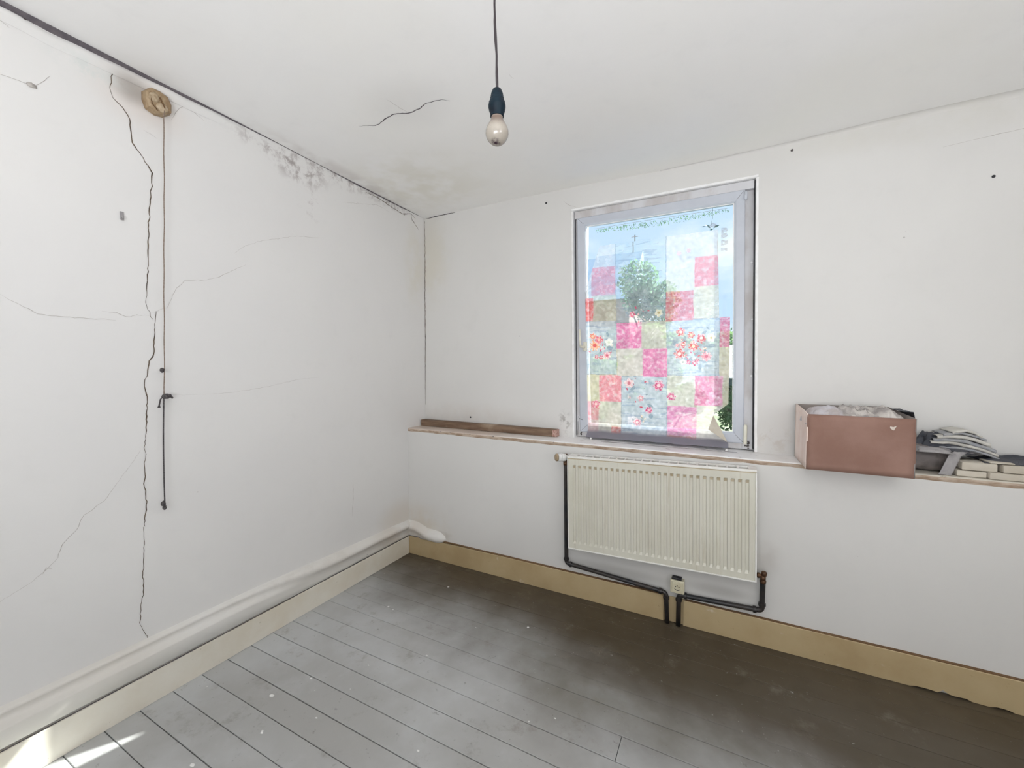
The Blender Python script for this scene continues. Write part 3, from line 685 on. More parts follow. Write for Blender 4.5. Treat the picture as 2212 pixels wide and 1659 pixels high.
# tilted sash: local x, z on a plane leaning into the room
TILT = math.atan(0.028)
SZ0, SZ1 = 1.058, 2.560
def sp(x, z, d=0.0):                        # point on the sash plane (d = distance in front of its face)
    return (x, 0.255 - 0.028*(z-1.06) - d, z)
SO = [(1.372, SZ0), (2.399, SZ0), (2.375, SZ1), (1.352, SZ1)]                # outer outline
SI = [(1.440, 1.122), (2.341, 1.120), (2.321, 2.497), (1.410, 2.503)]        # glass edge
def inset(pts, d):
    cx = sum(p[0] for p in pts)/4; cz = sum(p[1] for p in pts)/4
    return [(x+(d if x < cx else -d), z+(d if z < cz else -d)) for x, z in pts]
b = B()
rings = [(SO, -0.050), (SO, -0.004), (inset(SO, 0.004), 0.0), (inset(SI, -0.012), 0.0), (inset(SI, -0.006), -0.003), (SI, -0.014), (SI, -0.050)]
V = [sp(x, z, d) for ring, d in rings for x, z in ring]; F = []
for i in range(len(rings)-1):
    for j in range(4): F.append((i*4+j, i*4+(j+1) % 4, (i+1)*4+(j+1) % 4, (i+1)*4+j))
for j in range(4): F.append((24+j, 24+(j+1) % 4, (j+1) % 4, j))
b.add(V, F); wpart(b, 'sash', M['sash'])
b = B()                                       # dark rubber line where the glass meets the sash, mitre lines at the corners
r1 = inset(SI, 0.001); r2_ = inset(SI, 0.006)
V = [sp(x, z, -0.0145) for x, z in r1] + [sp(x, z, -0.0135) for x, z in r2_]
b.add(V, [(j, (j+1) % 4, 4+(j+1) % 4, 4+j) for j in range(4)])
wpart(b, 'glazing_gasket', M['bead'])
b = B()
for j in (0, 1, 2, 3):
    a_ = Vector(inset(SO, 0.004)[j]); c_ = Vector(inset(SI, -0.012)[j]); d_ = (c_-a_).normalized(); nn = Vector((-d_.y, d_.x))*0.0008
    b.add([sp(*(a_+nn), 0.0006), sp(*(a_-nn), 0.0006), sp(*(c_-nn), 0.0006), sp(*(c_+nn), 0.0006)], [(0, 1, 2, 3)])
wpart(b, 'mitre_joint', M['rubber'])
# glass pane
k = NM('window_glass'); gl = k.n('ShaderNodeBsdfGlossy'); gl.inputs['Roughness'].default_value = 0.02; tr = k.n('ShaderNodeBsdfTransparent'); tr.inputs[0].default_value = (0.93, 0.97, 0.98, 1)
mx = k.n('ShaderNodeMixShader'); mx.inputs[0].default_value = 0.05; k.l(tr, mx.inputs[1]); k.l(gl, mx.inputs[2]); k.l(mx, k.out.inputs[0])
M['glass'] = k.m
b = B(); V = [sp(x, z, -0.020) for x, z in SI] + [sp(x, z, -0.024) for x, z in SI]
b.add(V, [(0, 1, 2, 3), (7, 6, 5, 4)]); wpart(b, 'pane', M['glass'])
# faint hatched marks stuck on the glass, upper right
b = B()
def hatch(inside, x0, x1, z0, z1):
    z = z0
    while z < z1:
        x = x0; on = None
        while x <= x1+0.0015:
            ins = inside((x-x0)/(x1-x0), (z-z0)/(z1-z0)) and x <= x1
            if ins and on is None: on = x
            if not ins and on is not None:
                if x-on > 0.002: b.add([sp(on, z, -0.0185), sp(x, z, -0.0185), sp(x, z+0.0016, -0.0185), sp(on, z+0.0016, -0.0185)], [(0, 1, 2, 3)])
                on = None
            x += 0.0012
        z += 0.0042
hatch(lambda u, v: u < 0.35 or (abs(v-0.5) > 0.08 and u < 0.45+0.5*math.sqrt(max(0, 1-((abs(v-0.5)-0.25)/0.25)**2))), 2.254, 2.290, 2.300, 2.362)
hatch(lambda u, v: abs(v-0.5) < 0.5*(1-0.55*u) and not (0.25 < u < 0.5 and abs(v-0.5) < 0.12), 2.254, 2.292, 2.252, 2.292)
hatch(lambda u, v: 0.2 < v+0.3*u < 0.95, 2.254, 2.288, 2.224, 2.244)
hatch(lambda u, v: (u-0.5)**2*4+v*v < 1 and v > 0.1, 2.185, 2.230, 2.372, 2.398)
wpart(b, 'hatched_marks', M['sheet_grey'])
# handle turned up, rosette and lever
b = B()
hx, hz = 1.400, 1.655
b.box((hx-0.001, 0.238-0.014, hz-0.022), (hx+0.026, 0.239, hz+0.042), 0.004)
b.tube([(hx+0.010, 0.232, hz+0.006), (hx+0.006, 0.205, hz+0.006), (hx-0.006, 0.190, hz+0.008)], [0.009, 0.009, 0.0085], 12)
b.tube([(hx-0.006, 0.190, hz+0.004), (hx-0.010, 0.188, hz+0.030), (hx-0.013, 0.189, hz+0.09), (hx-0.015, 0.190, hz+0.128)], [0.0085, 0.0065, 0.0060, 0.0068], 12)
wpart(b, 'handle', M['handle'], True)
# hinge cover, bottom right
b = B(); b.lathe([(0.001, 0), (0.0095, 0.002), (0.0100, 0.008), (0.0100, 0.112), (0.008, 0.118), (0.001, 0.120)], (2.404, 0.238, 1.055), (0, 0, 1), 14)
wpart(b, 'hinge_cover', M['handle'], True)
b = B(); b.lathe([(0.001, 0), (0.008, 0.002), (0.008, 0.048), (0.001, 0.05)], (2.379, 0.196, 2.492), (0, 0, 1), 12); wpart(b, 'top_hinge', M['sash'], True)
# grime in the lower corners of the frame, cobweb threads
b = B(); rr = random.Random(3)
for i in range(26):
    t_ = rr.random()
    x, z = (1.372+0.01*rr.random(), 1.03+0.10*t_) if i % 2 else (2.425+0.02*rr.random()-0.02, 1.03+0.05*t_)
    lump(b, (x, YF-0.0015, z), 0.0035+0.003*rr.random(), i, (1.3, 0.2, 0.8), nu=5, nv=4)
wpart(b, 'frame_grime', M['grime'], True)
b = B(); b.tube([(1.358, 0.258, 1.165), (1.372, 0.250, 1.15), (1.392, 0.248, 1.145)], 0.0015, 5); b.tube([(1.356, 0.258, 1.13), (1.36, 0.25, 1.08), (1.357, 0.252, 1.035)], 0.0012, 5)
wpart(b, 'torn_sealant', M['rubber'])

# ------------------------------------------------------------------ printed plastic tablecloth hung over the glass
MAG = (0.80, 0.30, 0.52); PNK = (0.90, 0.42, 0.50); RED = (0.85, 0.22, 0.22); BEI = (0.86, 0.79, 0.66); CRM = (0.93, 0.86, 0.58)
BLU = (0.66, 0.74, 0.79); WHT = (0.93, 0.95, 0.97); LBL = (0.72, 0.79, 0.83)
# x0, x1, z0, z1, colour, opacity
PATCH = [
    (1.39, 1.455, 2.00, 2.37, WHT, .45), (1.39, 1.470, 1.84, 2.00, RED, .72), (1.455, 1.620, 2.205, 2.37, WHT, .35), (1.455, 1.622, 2.012, 2.205, PNK, .45), (1.455, 1.630, 1.835, 2.012, (0.80, 0.80, 0.58), .45),
    (1.620, 1.945, 1.820, 2.37, (0.78, 0.88, 0.92), .30), (1.945, 2.110, 2.000, 2.37, WHT, .55), (2.110, 2.235, 2.200, 2.37, WHT, .55), (2.108, 2.249, 2.018, 2.200, PNK, .72), (2.108, 2.252, 1.822, 2.018, (0.90, 0.82, 0.56), .55),
    (1.945, 2.108, 1.815, 2.000, (0.86, 0.30, 0.36), .62),
    (1.39, 1.632, 1.470, 1.840, LBL, .60), (1.632, 1.795, 1.645, 1.820, MAG, .80), (1.795, 1.950, 1.642, 1.818, (0.84, 0.80, 0.68), .55), (1.640, 1.803, 1.460, 1.645, (0.86, 0.78, 0.70), .66), (1.803, 1.957, 1.456, 1.642, MAG, .82),
    (1.950, 2.256, 1.465, 1.820, BLU, .58), (2.256, 2.320, 1.640, 1.826, (0.80, 0.22, 0.40), .75), (2.256, 2.320, 1.466, 1.640, (0.84, 0.74, 0.46), .55),
    (1.39, 1.512, 1.280, 1.472, CRM, .62), (1.512, 1.665, 1.282, 1.466, (0.88, 0.40, 0.46), .80), (1.665, 1.958, 1.00, 1.460, (0.68, 0.75, 0.81), .70), (1.958, 2.122, 1.268, 1.462, (0.82, 0.82, 0.68), .66), (2.122, 2.278, 1.280, 1.467, (0.82, 0.34, 0.52), .80),
    (2.278, 2.330, 1.270, 1.466, (0.80, 0.76, 0.45), .55),
    (1.39, 1.512, 1.150, 1.280, (0.88, 0.48, 0.52), .60), (1.512, 1.668, 1.120, 1.284, (0.85, 0.81, 0.68), .62), (1.39, 1.512, 1.00, 1.150, (0.88, 0.62, 0.62), .6), (1.958, 2.137, 1.080, 1.270, (0.82, 0.40, 0.62), .76), (2.137, 2.33, 1.00, 1.280, (0.87, 0.83, 0.74), .66),
    (1.512, 1.60, 1.00, 1.120, (0.80, 0.77, 0.68), .6), (1.60, 1.76, 1.00, 1.110, (0.86, 0.38, 0.36), .72), (1.76, 1.958, 1.00, 1.085, (0.84, 0.66, 0.52), .65), (1.958, 2.137, 1.00, 1.080, (0.80, 0.34, 0.34), .7)]
FLW = [  # x, z, radius, petals, petal colour, heart colour
    (2.110, 1.650, .024, 9, (0.78, 0.14, 0.16), (0.95, 0.80, 0.66)), (2.049, 1.664, .016, 6, (0.76, 0.16, 0.20), (0.92, 0.80, 0.74)), (2.036, 1.742, .022, 5, (0.76, 0.14, 0.20), (0.95, 0.85, 0.8)),
    (2.097, 1.722, .018, 6, (0.74, 0.24, 0.20), (0.90, 0.72, 0.5)), (2.155, 1.701, .022, 5, (0.72, 0.12, 0.18), (0.95, 0.80, 0.76)), (2.030, 1.604, .026, 7, (0.76, 0.18, 0.20), (0.95, 0.88, 0.82)),
    (2.185, 1.586, .024, 8, (0.88, 0.42, 0.50), (0.72, 0.18, 0.30)), (2.119, 1.545, .014, 5, (0.68, 0.08, 0.22), (0.95, 0.8, 0.8)), (2.051, 1.551, .014, 5, (0.90, 0.86, 0.80), (0.40, 0.45, 0.40)),
    (2.083, 1.551, .012, 5, (0.68, 0.10, 0.26), (0.9, 0.7, 0.7)), (2.016, 1.66, .010, 5, (0.84, 0.36, 0.40), (0.9, 0.7, 0.7)), (2.135, 1.565, .010, 5, (0.66, 0.08, 0.22), (0.9, 0.7, 0.7)), (2.21, 1.70, .020, 5, (0.95, 0.92, 0.86), (0.8, 0.7, 0.5)),
    (1.735, 1.871, .018, 5, (0.72, 0.10, 0.26), (0.96, 0.80, 0.80)), (1.480, 1.671, .030, 8, (0.92, 0.50, 0.30), (0.80, 0.16, 0.16)), (1.465, 1.735, .020, 6, (0.86, 0.30, 0.20), (0.95, 0.7, 0.5)), (1.510, 1.71, .024, 5, (0.80, 0.16, 0.22), (0.95, 0.6, 0.5)),
    (1.565, 1.601, .022, 7, (0.88, 0.48, 0.54), (0.70, 0.16, 0.28)), (1.580, 1.690, .022, 5, (0.94, 0.92, 0.86), (0.80, 0.84, 0.70)), (1.495, 1.590, .012, 5, (0.70, 0.12, 0.26), (0.9, 0.7, 0.7)), (1.525, 1.588, .012, 5, (0.70, 0.12, 0.26), (0.9, 0.7, 0.7)),
    (1.716, 1.412, .026, 5, (0.88, 0.62, 0.64), (0.74, 0.30, 0.36)), (1.906, 1.399, .028, 6, (0.70, 0.10, 0.28), (0.94, 0.74, 0.76)), (1.901, 1.872, .020, 5, (0.86, 0.80, 0.62), (0.6, 0.5, 0.3)),
    (1.794, 1.313, .017, 5, (0.78, 0.40, 0.46), (0.95, 0.88, 0.86)), (1.984, 1.330, .022, 6, (0.74, 0.16, 0.36), (0.94, 0.74, 0.76)), (1.846, 1.235, .020, 5, (0.70, 0.12, 0.30), (0.9, 0.6, 0.66)), (1.772, 1.150, .021, 5, (0.80, 0.32, 0.44), (0.95, 0.86, 0.86)),
    (1.490, 1.262, .024, 5, (0.78, 0.20, 0.32), (0.95, 0.7, 0.7)), (2.02, 2.235, .012, 5, (0.86, 0.66, 0.72), (0.9, 0.8, 0.8)), (2.075, 2.245, .012, 5, (0.86, 0.62, 0.70), (0.9, 0.8, 0.8))]
LEAF = [(2.205, 1.652, .040, .018, 0.1), (2.004, 1.672, .026, .012, 0.4), (2.070, 1.565, .026, .012, 2.0), (2.098, 1.557, .030, .016, 1.9), (2.150, 1.52, .026, .011, 1.5), (2.13, 1.60, .024, .010, 0.8), (2.17, 1.73, .028, .012, 0.9), (2.06, 1.70, .022, .010, 1.3), (2.18, 1.62, .016, .010, 2.2),
        (1.588, 1.650, .026, .017, 0.0), (1.570, 1.745, .024, .011, 1.9), (1.700, 1.882, .014, .008, 2.2), (1.762, 1.892, .014, .008, 0.9), (1.742, 1.378, .026, .014, 0.8), (1.905, 1.868, .014, .008, 1.5), (1.945, 1.39, .010, .006, 0.5), (1.855, 1.262, .028, .014, 2.6), (1.86, 1.195, .022, .018, 1.4), (1.80, 1.43, .024, .003, 0.2), (1.83, 1.41, .008, .006, 0.5), (1.855, 1.41, .008, .006, 0.9), (1.52, 1.62, .020, .010, 0.5), (1.745, 1.165, .014, .008, 2.1), (1.80, 1.165, .014, .008, 0.9), (1.95, 1.125, .010, .006, 1.3), (2.19, 1.76, .02, .006, 2.4)]
_rp = random.Random(77)
SPOT = []
for (cx_, cz_, rr_, n_) in ((2.105, 1.645, 0.085, 70), (1.52, 1.655, 0.085, 55), (1.80, 1.88, 0.07, 10), (1.80, 1.36, 0.12, 16), (1.86, 1.17, 0.08, 8)):
    for _i in range(n_):
        a_ = _rp.uniform(0, 6.28); q_ = rr_*math.sqrt(_rp.random())
        SPOT.append((cx_+q_*math.cos(a_), cz_+q_*math.sin(a_)*0.95, _rp.uniform(0.004, 0.010), _rp.uniform(0, 3.1), _rp.choice([(0.74, 0.16, 0.22), (0.80, 0.36, 0.40), (0.36, 0.45, 0.50), (0.45, 0.52, 0.48), (0.92, 0.84, 0.72), (0.92, 0.60, 0.58), (0.66, 0.10, 0.22)])))
def print_at(x, z):
    jx = 0.004*N3(x*9, z*9, 1)+0.0015*N3(x*50, z*50, 4); jz = 0.004*N3(x*9, z*9, 2)+0.0015*N3(x*50, z*50, 5)
    c_ = BEI; op = 0.55
    for (x0, x1, z0, z1, cc, oo) in PATCH:
        if x0 <= x+jx < x1 and z0 <= z+jz < z1:
            c_ = cc; op = oo
            e = min(x+jx-x0, x1-x-jx, z+jz-z0, z1-z-jz)
            n1 = N3(x*38, z*38, 7); n2 = N3(x*90, z*90, 8)
            if cc in (BLU, LBL) or cc[2] > 0.8 and cc[0] < 0.8:      # painted boards on the blue squares
                st = N3(x*9, z*75, 12)
                if st > 0.22: c_ = (cc[0]*0.74, cc[1]*0.78, cc[2]*0.84); op += 0.08
                if e < 0.004: c_ = (0.42, 0.52, 0.60)
            elif cc[1] < 0.5:
                k_ = max(0, min(1, n1*1.3+n2*0.7)); c_ = tuple(q+(1-q)*0.55*k_ for q in cc); op -= 0.10*k_
            else:
                k_ = max(0, min(1, 0.3+n1+n2*0.4)); c_ = tuple((q*0.62+0.33)*(1-0.10*k_) for q in cc)
            if e < 0.0018: c_ = tuple(q*0.8+0.15 for q in c_)
            break
    w1 = N3(x*14, z*14, 41); w2 = N3(x*45, z*45, 43); w3 = N3(x*110, z*110, 44)
    op += 0.16*w1 + 0.14*w2
    k_ = max(0.0, min(1.0, 0.9*w2+0.8*w3+0.15)); c_ = tuple(q+(0.95-q)*0.40*k_ for q in c_)
    for (lx, lz, a, an, cc) in SPOT:
        dx, dz = x-lx, z-lz
        if abs(dx) < a and abs(dz) < a:
            u = dx*math.cos(an)+dz*math.sin(an); v = -dx*math.sin(an)+dz*math.cos(an)
            if (u/a)**2+(v/(a*0.55))**2 < 1: c_ = cc; op = 0.78
    for (lx, lz, a, b2, an) in LEAF:
        dx, dz = x-lx, z-lz
        if abs(dx) < a and abs(dz) < a:
            u = dx*math.cos(an)+dz*math.sin(an); v = -dx*math.sin(an)+dz*math.cos(an)
            if (u/(a*0.75))**2+(v/(b2*0.75))**2 < 1: c_ = (0.36, 0.45, 0.52) if abs(v) > 0.001 else (0.5, 0.58, 0.62); op = 0.84
    for i, (fx, fz, r_, np_, pc, hc) in enumerate(FLW):
        dx, dz = x-fx, z-fz; d = math.hypot(dx, dz)
        r_ = r_*1.22
        if d < r_*1.3:
            a = math.atan2(dz, dx); rim = r_*(0.72+0.36*abs(math.cos(a*np_/2+i)))
            if d < r_*0.34: c_ = hc; op = 0.8
            elif d < rim*0.62: c_ = pc if N3(x*200, z*200, 3) > -0.15 else tuple(q*0.6+0.35 for q in pc); op = 0.86
            elif d < rim: c_ = pc if N3(x*120, z*120, i) > 0.05 else tuple(q*0.35+0.6 for q in pc); op = 0.82
    if z > 1.80: op *= 0.75
    if z < 1.085:  # shade on the lower flap, painted grey into the print
        h_ = max(0.0, min(1.0, (1.085-z+0.006*N3(x*12, 0, 3))/0.02)); c_ = tuple(q*(1-h_)+p*h_ for q, p in zip(c_, (0.36, 0.35, 0.40))); op = op*(1-h_)+0.9*h_
    return c_, max(0.12, min(op, 0.9))*0.92
def lin(c_): return tuple(v**1.3 for v in c_)
k = NM('printed_clear_plastic')
at = k.n('ShaderNodeAttribute', attribute_name='print')
tl = k.n('ShaderNodeBsdfTranslucent'); k.l(at.outputs['Color'], tl.inputs['Color'])
df = k.n('ShaderNodeBsdfDiffuse'); k.l(at.outputs['Color'], df.inputs['Color'])
m1 = k.n('ShaderNodeMixShader'); m1.inputs[0].default_value = 0.86; k.l(tl, m1.inputs[1]); k.l(df, m1.inputs[2])
rf = k.n('ShaderNodeBsdfRefraction'); rf.inputs['IOR'].default_value = 1.02; rf.inputs['Roughness'].default_value = 0.12
tint = k.mix(0.55, (1, 1, 1), at.outputs['Color']); k.l(tint, rf.inputs['Color'])
m2 = k.n('ShaderNodeMixShader'); k.l(at.outputs['Alpha'], m2.inputs[0]); k.l(rf, m2.inputs[1]); k.l(m1, m2.inputs[2])
gs = k.n('ShaderNodeBsdfGlossy'); gs.inputs['Roughness'].default_value = 0.22; k.l(k.bump(k.noise(26, 4, 0.6), 0.5, 0.01), gs.inputs['Normal'])
m3 = k.n('ShaderNodeMixShader'); m3.inputs[0].default_value = 0.06; k.l(m2, m3.inputs[1]); k.l(gs, m3.inputs[2])
k.l(m3, k.out.inputs[0]); M['cloth_print'] = k.m
# outline of the sheet (x, z): rows run from the top edge down to the sill, the lower right corner is folded over
def sheet_limits(z):
    xl = 1.404 + (2.36-z)*0.024 + max(0.0, z-2.045)*0.36
    if z > 1.825: xr = 2.235 + (2.36-z)*0.032
    elif z > 1.295: xr = 2.311
    elif z > 1.222: xr = 2.311 - (1.295-z)/0.073*0.082
    else: xr = 2.229 + (1.222-z)/0.16*0.082
    return xl, min(xr, 2.315)
def sheet_point(x, z):
    w_ = 0.0022*N3(x*7, z*5, 61)
    d = 0.0035 + w_ + 0.0010*N3(x*22, z*22, 62)
    if z < 1.14: d += (1.14-z)*0.16
    if z < 1.075: d += (1.075-z)*0.9 + (1.075-z)**2*6
    return Vector(sp(x, z, d))
NXs, NZs = 300, 420
ZT = 2.348; Z0 = 1.0335
V = []; cols = []; F = []; idx = {}
for j in range(NZs+1):
    z = ZT + (Z0-ZT)*j/NZs
    xl, xr = sheet_limits(z)
    ztop = 0.018*0
    for i in range(NXs+1):
        x = xl + (xr-xl)*i/NXs
        zz = z + (0.006*N3(x*8, 0, 66)*(1 if j < 6 else 0))
        if z < 1.06: zz += -0.010*(x-1.4)/0.9*0 + 0.003*N3(x*12, 0, 67)
        V.append(sheet_point(x, zz)); c_, op = print_at(x, z); cols.append((*lin(c_), op))
for j in range(NZs):
    for i in range(NXs):
        a = j*(NXs+1)+i; F.append((a, a+NXs+1, a+NXs+2, a+1))
cloth = mk('plastic_tablecloth', V, F, M['cloth_print'], None, True)
ca = cloth.data.color_attributes.new('print', 'FLOAT_COLOR', 'POINT')
ca.data.foreach_set('color', [q for c_ in cols for q in c_])
tag(cloth, 'translucent plastic tablecloth printed with pink and flowered squares, hung over the window', 'tablecloth')
# folded-over corner of the sheet
b = B()
P0, P1, P2 = (2.230, 1.221), (2.204, 1.134), (2.309, 1.066)
def fold(u, v):
    x = P0[0]*(1-u)+u*(P1[0]*(1-v)+P2[0]*v); z = P0[1]*(1-u)+u*(P1[1]*(1-v)+P2[1]*v)
    return Vector(sp(x, z, 0.012+0.020*u*(1-v)*1.0+(max(0, 1.14-z))*0.5))
b.grid(fold, 10, 10)
fo = b.build('folded_corner', simple('brownish_sheet_back', (0.60, 0.55, 0.46), (0.50, 0.44, 0.36), 12, 0.5), cloth, True)
b = B(); lump(b, (1.715, 0.228, 1.321), 0.011, 5, (0.5, 0.15, 1.5)); b.build('tape_flake', M['paint_drop'], cloth, True)
# little white screw caps holding the lower edge on the sill
for i, (x, y) in enumerate(((1.475, 0.175), (2.305, 0.168))):
    b = B(); b.lathe([(0.0005, 0), (0.006, 0.001), (0.0075, 0.006), (0.006, 0.012), (0.002, 0.0155), (0.0005, 0.016)], (x, y, ledge_top(x)+0.0002), (0, 0, 1), 12)
    o = b.build('push_pin', M['white_plastic'], None, True)
    tag(o, ['small white plastic pin on the sill at the left end of the tablecloth hem', 'small white plastic pin on the sill at the right end of the tablecloth hem'][i], 'pin', 'white pins on the sill')

# ------------------------------------------------------------------ radiator
TR = 0.0274
RX0, RX1, RZ0, RZ1 = 1.411, 2.440, 0.365, 0.955
rad = empty('radiator', (0, 0, 0), 'cream ribbed panel radiator with a white top grille, on the wall under the window', 'radiator')
def rt_(v):                                    # the radiator hangs a little out of level and leans with the wall
    x, y, z = v; return (x - 0.016*(z-RZ1), y, z + TR*(x-RX0))
def rbuild(b, name, mat, sm=False, par=None):
    b.v = [rt_(v) for v in b.v]; return b.build(name, mat, par or rad, sm)
YFp, YBk = -0.120, -0.028
b = B()
nr = 29; xa, xb = RX0+0.026, RX1-0.024; pitch = (xb-xa)/nr
xs = [RX0+0.002, RX0+0.010]; ds = [0, 0]
prof = []
prof += [(RX0, 0.004), (RX0+0.006, 0.0), (RX0+0.014, 0.0)]
for i in range(nr):
    x = xa + pitch*(i+0.5)
    prof += [(x-pitch*0.30, 0.0), (x-pitch*0.19, 1.0), (x+pitch*0.19, 1.0), (x+pitch*0.30, 0.0)]
prof += [(RX1-0.014, 0.0), (RX1-0.006, 0.0), (RX1, 0.004)]
zr = [(RZ0, 0, .004), (RZ0+0.006, 0, 0), (RZ0+0.036, 0, 0), (RZ0+0.052, 1, 0), (RZ1-0.060, 1, 0), (RZ1-0.054, 0, 0), (RZ1-0.020, 0, 0), (RZ1-0.016, 0, .003), (RZ1-0.010, 0, .0)]
V = []
for (z, g, e) in zr:
    for (x, d) in prof:
        dep = (0.0065*g*d) if d in (0.0, 1.0) else d
        V.append((x, YFp+dep+e, z))
n = len(prof); F = [(j*n+i, j*n+i+1, (j+1)*n+i+1, (j+1)*n+i) for j in range(len(zr)-1) for i in range(n-1)]
b.add(V, F); o = rbuild(b, 'front_panel', M['radiator'])
# dirt lodged at the top of each channel
b = B()
for i in range(nr):
    x = xa+pitch*(i+0.5); w_ = pitch*0.22; z = RZ1-0.0605
    b.add([(x-w_, YFp+0.0062, z-0.012), (x+w_, YFp+0.0062, z-0.012), (x+w_, YFp+0.0012, z+0.004), (x-w_, YFp+0.0012, z+0.004)], [(0, 1, 2, 3)])
rbuild(b, 'channel_dirt', M['groove_dirt'])
b = B(); b.box((RX0, YBk-0.004, RZ0), (RX1, YBk, RZ1-0.01)); rbuild(b, 'rear_panel', M['radiator'])
b = B(); b.box((RX0, YFp+0.004, RZ0+0.002), (RX0+0.0025, YBk, RZ1-0.012)); rbuild(b, 'side_cover', M['radiator'])
b = B(); b.box((RX1-0.0025, YFp+0.004, RZ0+0.002), (RX1, YBk, RZ1-0.012)); rbuild(b, 'side_cover', M['radiator'])
b = B(); b.box((RX0+0.003, YFp+0.022, RZ0+0.01), (RX1-0.003, YBk-0.006, RZ1-0.022)); rbuild(b, 'convector', M['fins'])
# folded rim round the front, seen as a thin light line
b = B()
b.box((RX1-0.004, YFp-0.003, RZ0+0.001), (RX1+0.003, YFp+0.010, RZ1-0.016), 0.0012); b.box((RX0, YFp-0.003, RZ0-0.002), (RX1+0.003, YFp+0.010, RZ0+0.005), 0.0012); b.box((RX0-0.003, YFp-0.003, RZ0), (RX0+0.003, YFp+0.010, RZ1-0.018), 0.0012)
rbuild(b, 'rim', M['radiator_top'])
# top grille: frame with 19 openings
b = B(); gy0, gy1 = YFp-0.001, YBk+0.002; gz0, gz1 = RZ1-0.012, RZ1
b.box((RX0-0.003, gy0, gz0), (RX1+0.003, gy0+0.020, gz1), 0.001); b.box((RX0-0.003, gy1-0.016, gz0), (RX1+0.003, gy1, gz1), 0.001)
ng = 19; ga, gb_ = RX0+0.055, RX1-0.035
b.box((RX0-0.003, gy0+0.020, gz0), (ga, gy1-0.016, gz1)); b.box((gb_, gy0+0.020, gz0), (RX1+0.003, gy1-0.016, gz1))
gp = (gb_-ga)/ng
for i in range(1, ng): b.box((ga+gp*i-0.0045, gy0+0.018, gz0+0.004), (ga+gp*i+0.0045, gy1-0.015, gz1-0.0005))
rbuild(b, 'top_grille', M['radiator_top'])
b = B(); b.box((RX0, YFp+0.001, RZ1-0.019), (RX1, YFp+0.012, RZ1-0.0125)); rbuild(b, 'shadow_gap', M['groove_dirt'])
# wall brackets behind
for x in (1.60, 2.25):
    b = B(); b.box((x, YBk-0.002, 0.45), (x+0.03, -0.004, 0.90)); b.build('wall_bracket', M['radiator'], rad)

# thermostatic valve
val = empty('thermostatic_valve', (1.40, -0.075, 0.945), 'white thermostatic head with a yellowed end, at the top left of the radiator', 'valve')
def vbuild(b, name, mat, sm=True, par=None, org=(1.40, -0.075, 0.945)):
    o = b.build(name, mat, par or val, sm); o.matrix_parent_inverse = Matrix.Translation(tuple(-q for q in org)); return o
vo, vd = (1.393, -0.070, 0.935), Vector((-0.72, -0.66, 0.05)).normalized()
VO = Vector(vo)
b = B(); b.lathe([(p_*1.14, q_*1.10) for p_, q_ in [(0.001, 0), (0.012, 0), (0.013, 0.008), (0.011, 0.010), (0.018, 0.011), (0.021, 0.016), (0.021, 0.022), (0.019, 0.024), (0.0215, 0.026), (0.0225, 0.032), (0.0225, 0.040), (0.020, 0.042), (0.0225, 0.044), (0.023, 0.050), (0.022, 0.062), (0.001, 0.0622)]], VO, vd, 24)
smooth_auto(vbuild(b, 'thermostat_head', M['white_plastic']))
b = B(); b.lathe([(p_*1.14, q_*1.10) for p_, q_ in [(0.001, 0.0620), (0.0215, 0.0622), (0.0215, 0.070), (0.018, 0.075), (0.001, 0.076)]], VO, vd, 24); o = vbuild(b, 'end_cap', M['valve_end']); o['label'] = 'brown yellowed end of the head'
b = B(); b.tube([(1.376, -0.060, 0.905), (1.376, -0.060, 0.955)], 0.0125, 12); b.tube([(1.376, -0.060, 0.937), (1.414, -0.062, 0.937)], 0.010, 10); vbuild(b, 'valve_body', M['brass'])

# heating pipes
YP = -0.034
def elbow_pts(a_, c_, d_, r_=0.022, n=6):       # rounded corner at c_
    a_, c_, d_ = Vector(a_), Vector(c_), Vector(d_); p = c_+(a_-c_).normalized()*r_; q = c_+(d_-c_).normalized()*r_
    return [p.lerp(c_, t_).lerp(c_.lerp(q, t_), t_) for t_ in [i/n for i in range(n+1)]]
def pipe_run(pts, r_):
    out = [Vector(pts[0])]
    for i in range(1, len(pts)-1): out += elbow_pts(pts[i-1], pts[i], pts[i+1])
    return out+[Vector(pts[-1])]
# unproject corrections: the run sits at y = YP
pl = [(1.376, -0.058, 0.905), (1.372, -0.040, 0.80), (1.3775, YP, 0.222), (2.000, YP, 0.182), (2.0085, YP, 0.003)]
pr = [(2.0700, YP, 0.003), (2.0705, YP, 0.187), (2.486, YP, 0.206), (2.486, YP-0.008, 0.335), (2.486, -0.052, 0.385)]
pi1 = B(); pi1.tube(pipe_run(pl, 0.011), 0.0128, 14); o = pi1.build('heating_pipe', M['pipe'], None, True)
tag(o, 'black iron pipe falling beside the radiator\'s left edge and running right below it', 'pipe')
pi2 = B(); pi2.tube(pipe_run(pr, 0.011), 0.0132, 14); o2 = pi2.build('heating_pipe', M['pipe'], None, True)
tag(o2, 'black iron pipe rising from the floor to the lower right corner of the radiator', 'pipe')
def collar(p, d, r_, L, par):
    b = B(); b.lathe([(r_*0.8, -L/2), (r_, -L/2+0.001), (r_*1.05, -L*0.15), (r_*1.05, L*0.15), (r_, L/2-0.001), (r_*0.8, L/2)], p, d, 14); smooth_auto(b.build('pipe_fitting', M['pipe'], par))
for p, d in (((1.3775, YP, 0.250), (0, 0, 1)), ((1.406, YP, 0.220), (1, 0, -0.06)), ((1.968, YP, 0.184), (1, 0, -0.06)), ((2.0015, YP, 0.152), (0, 0, 1))): collar(p, d, 0.0170, 0.018, o)
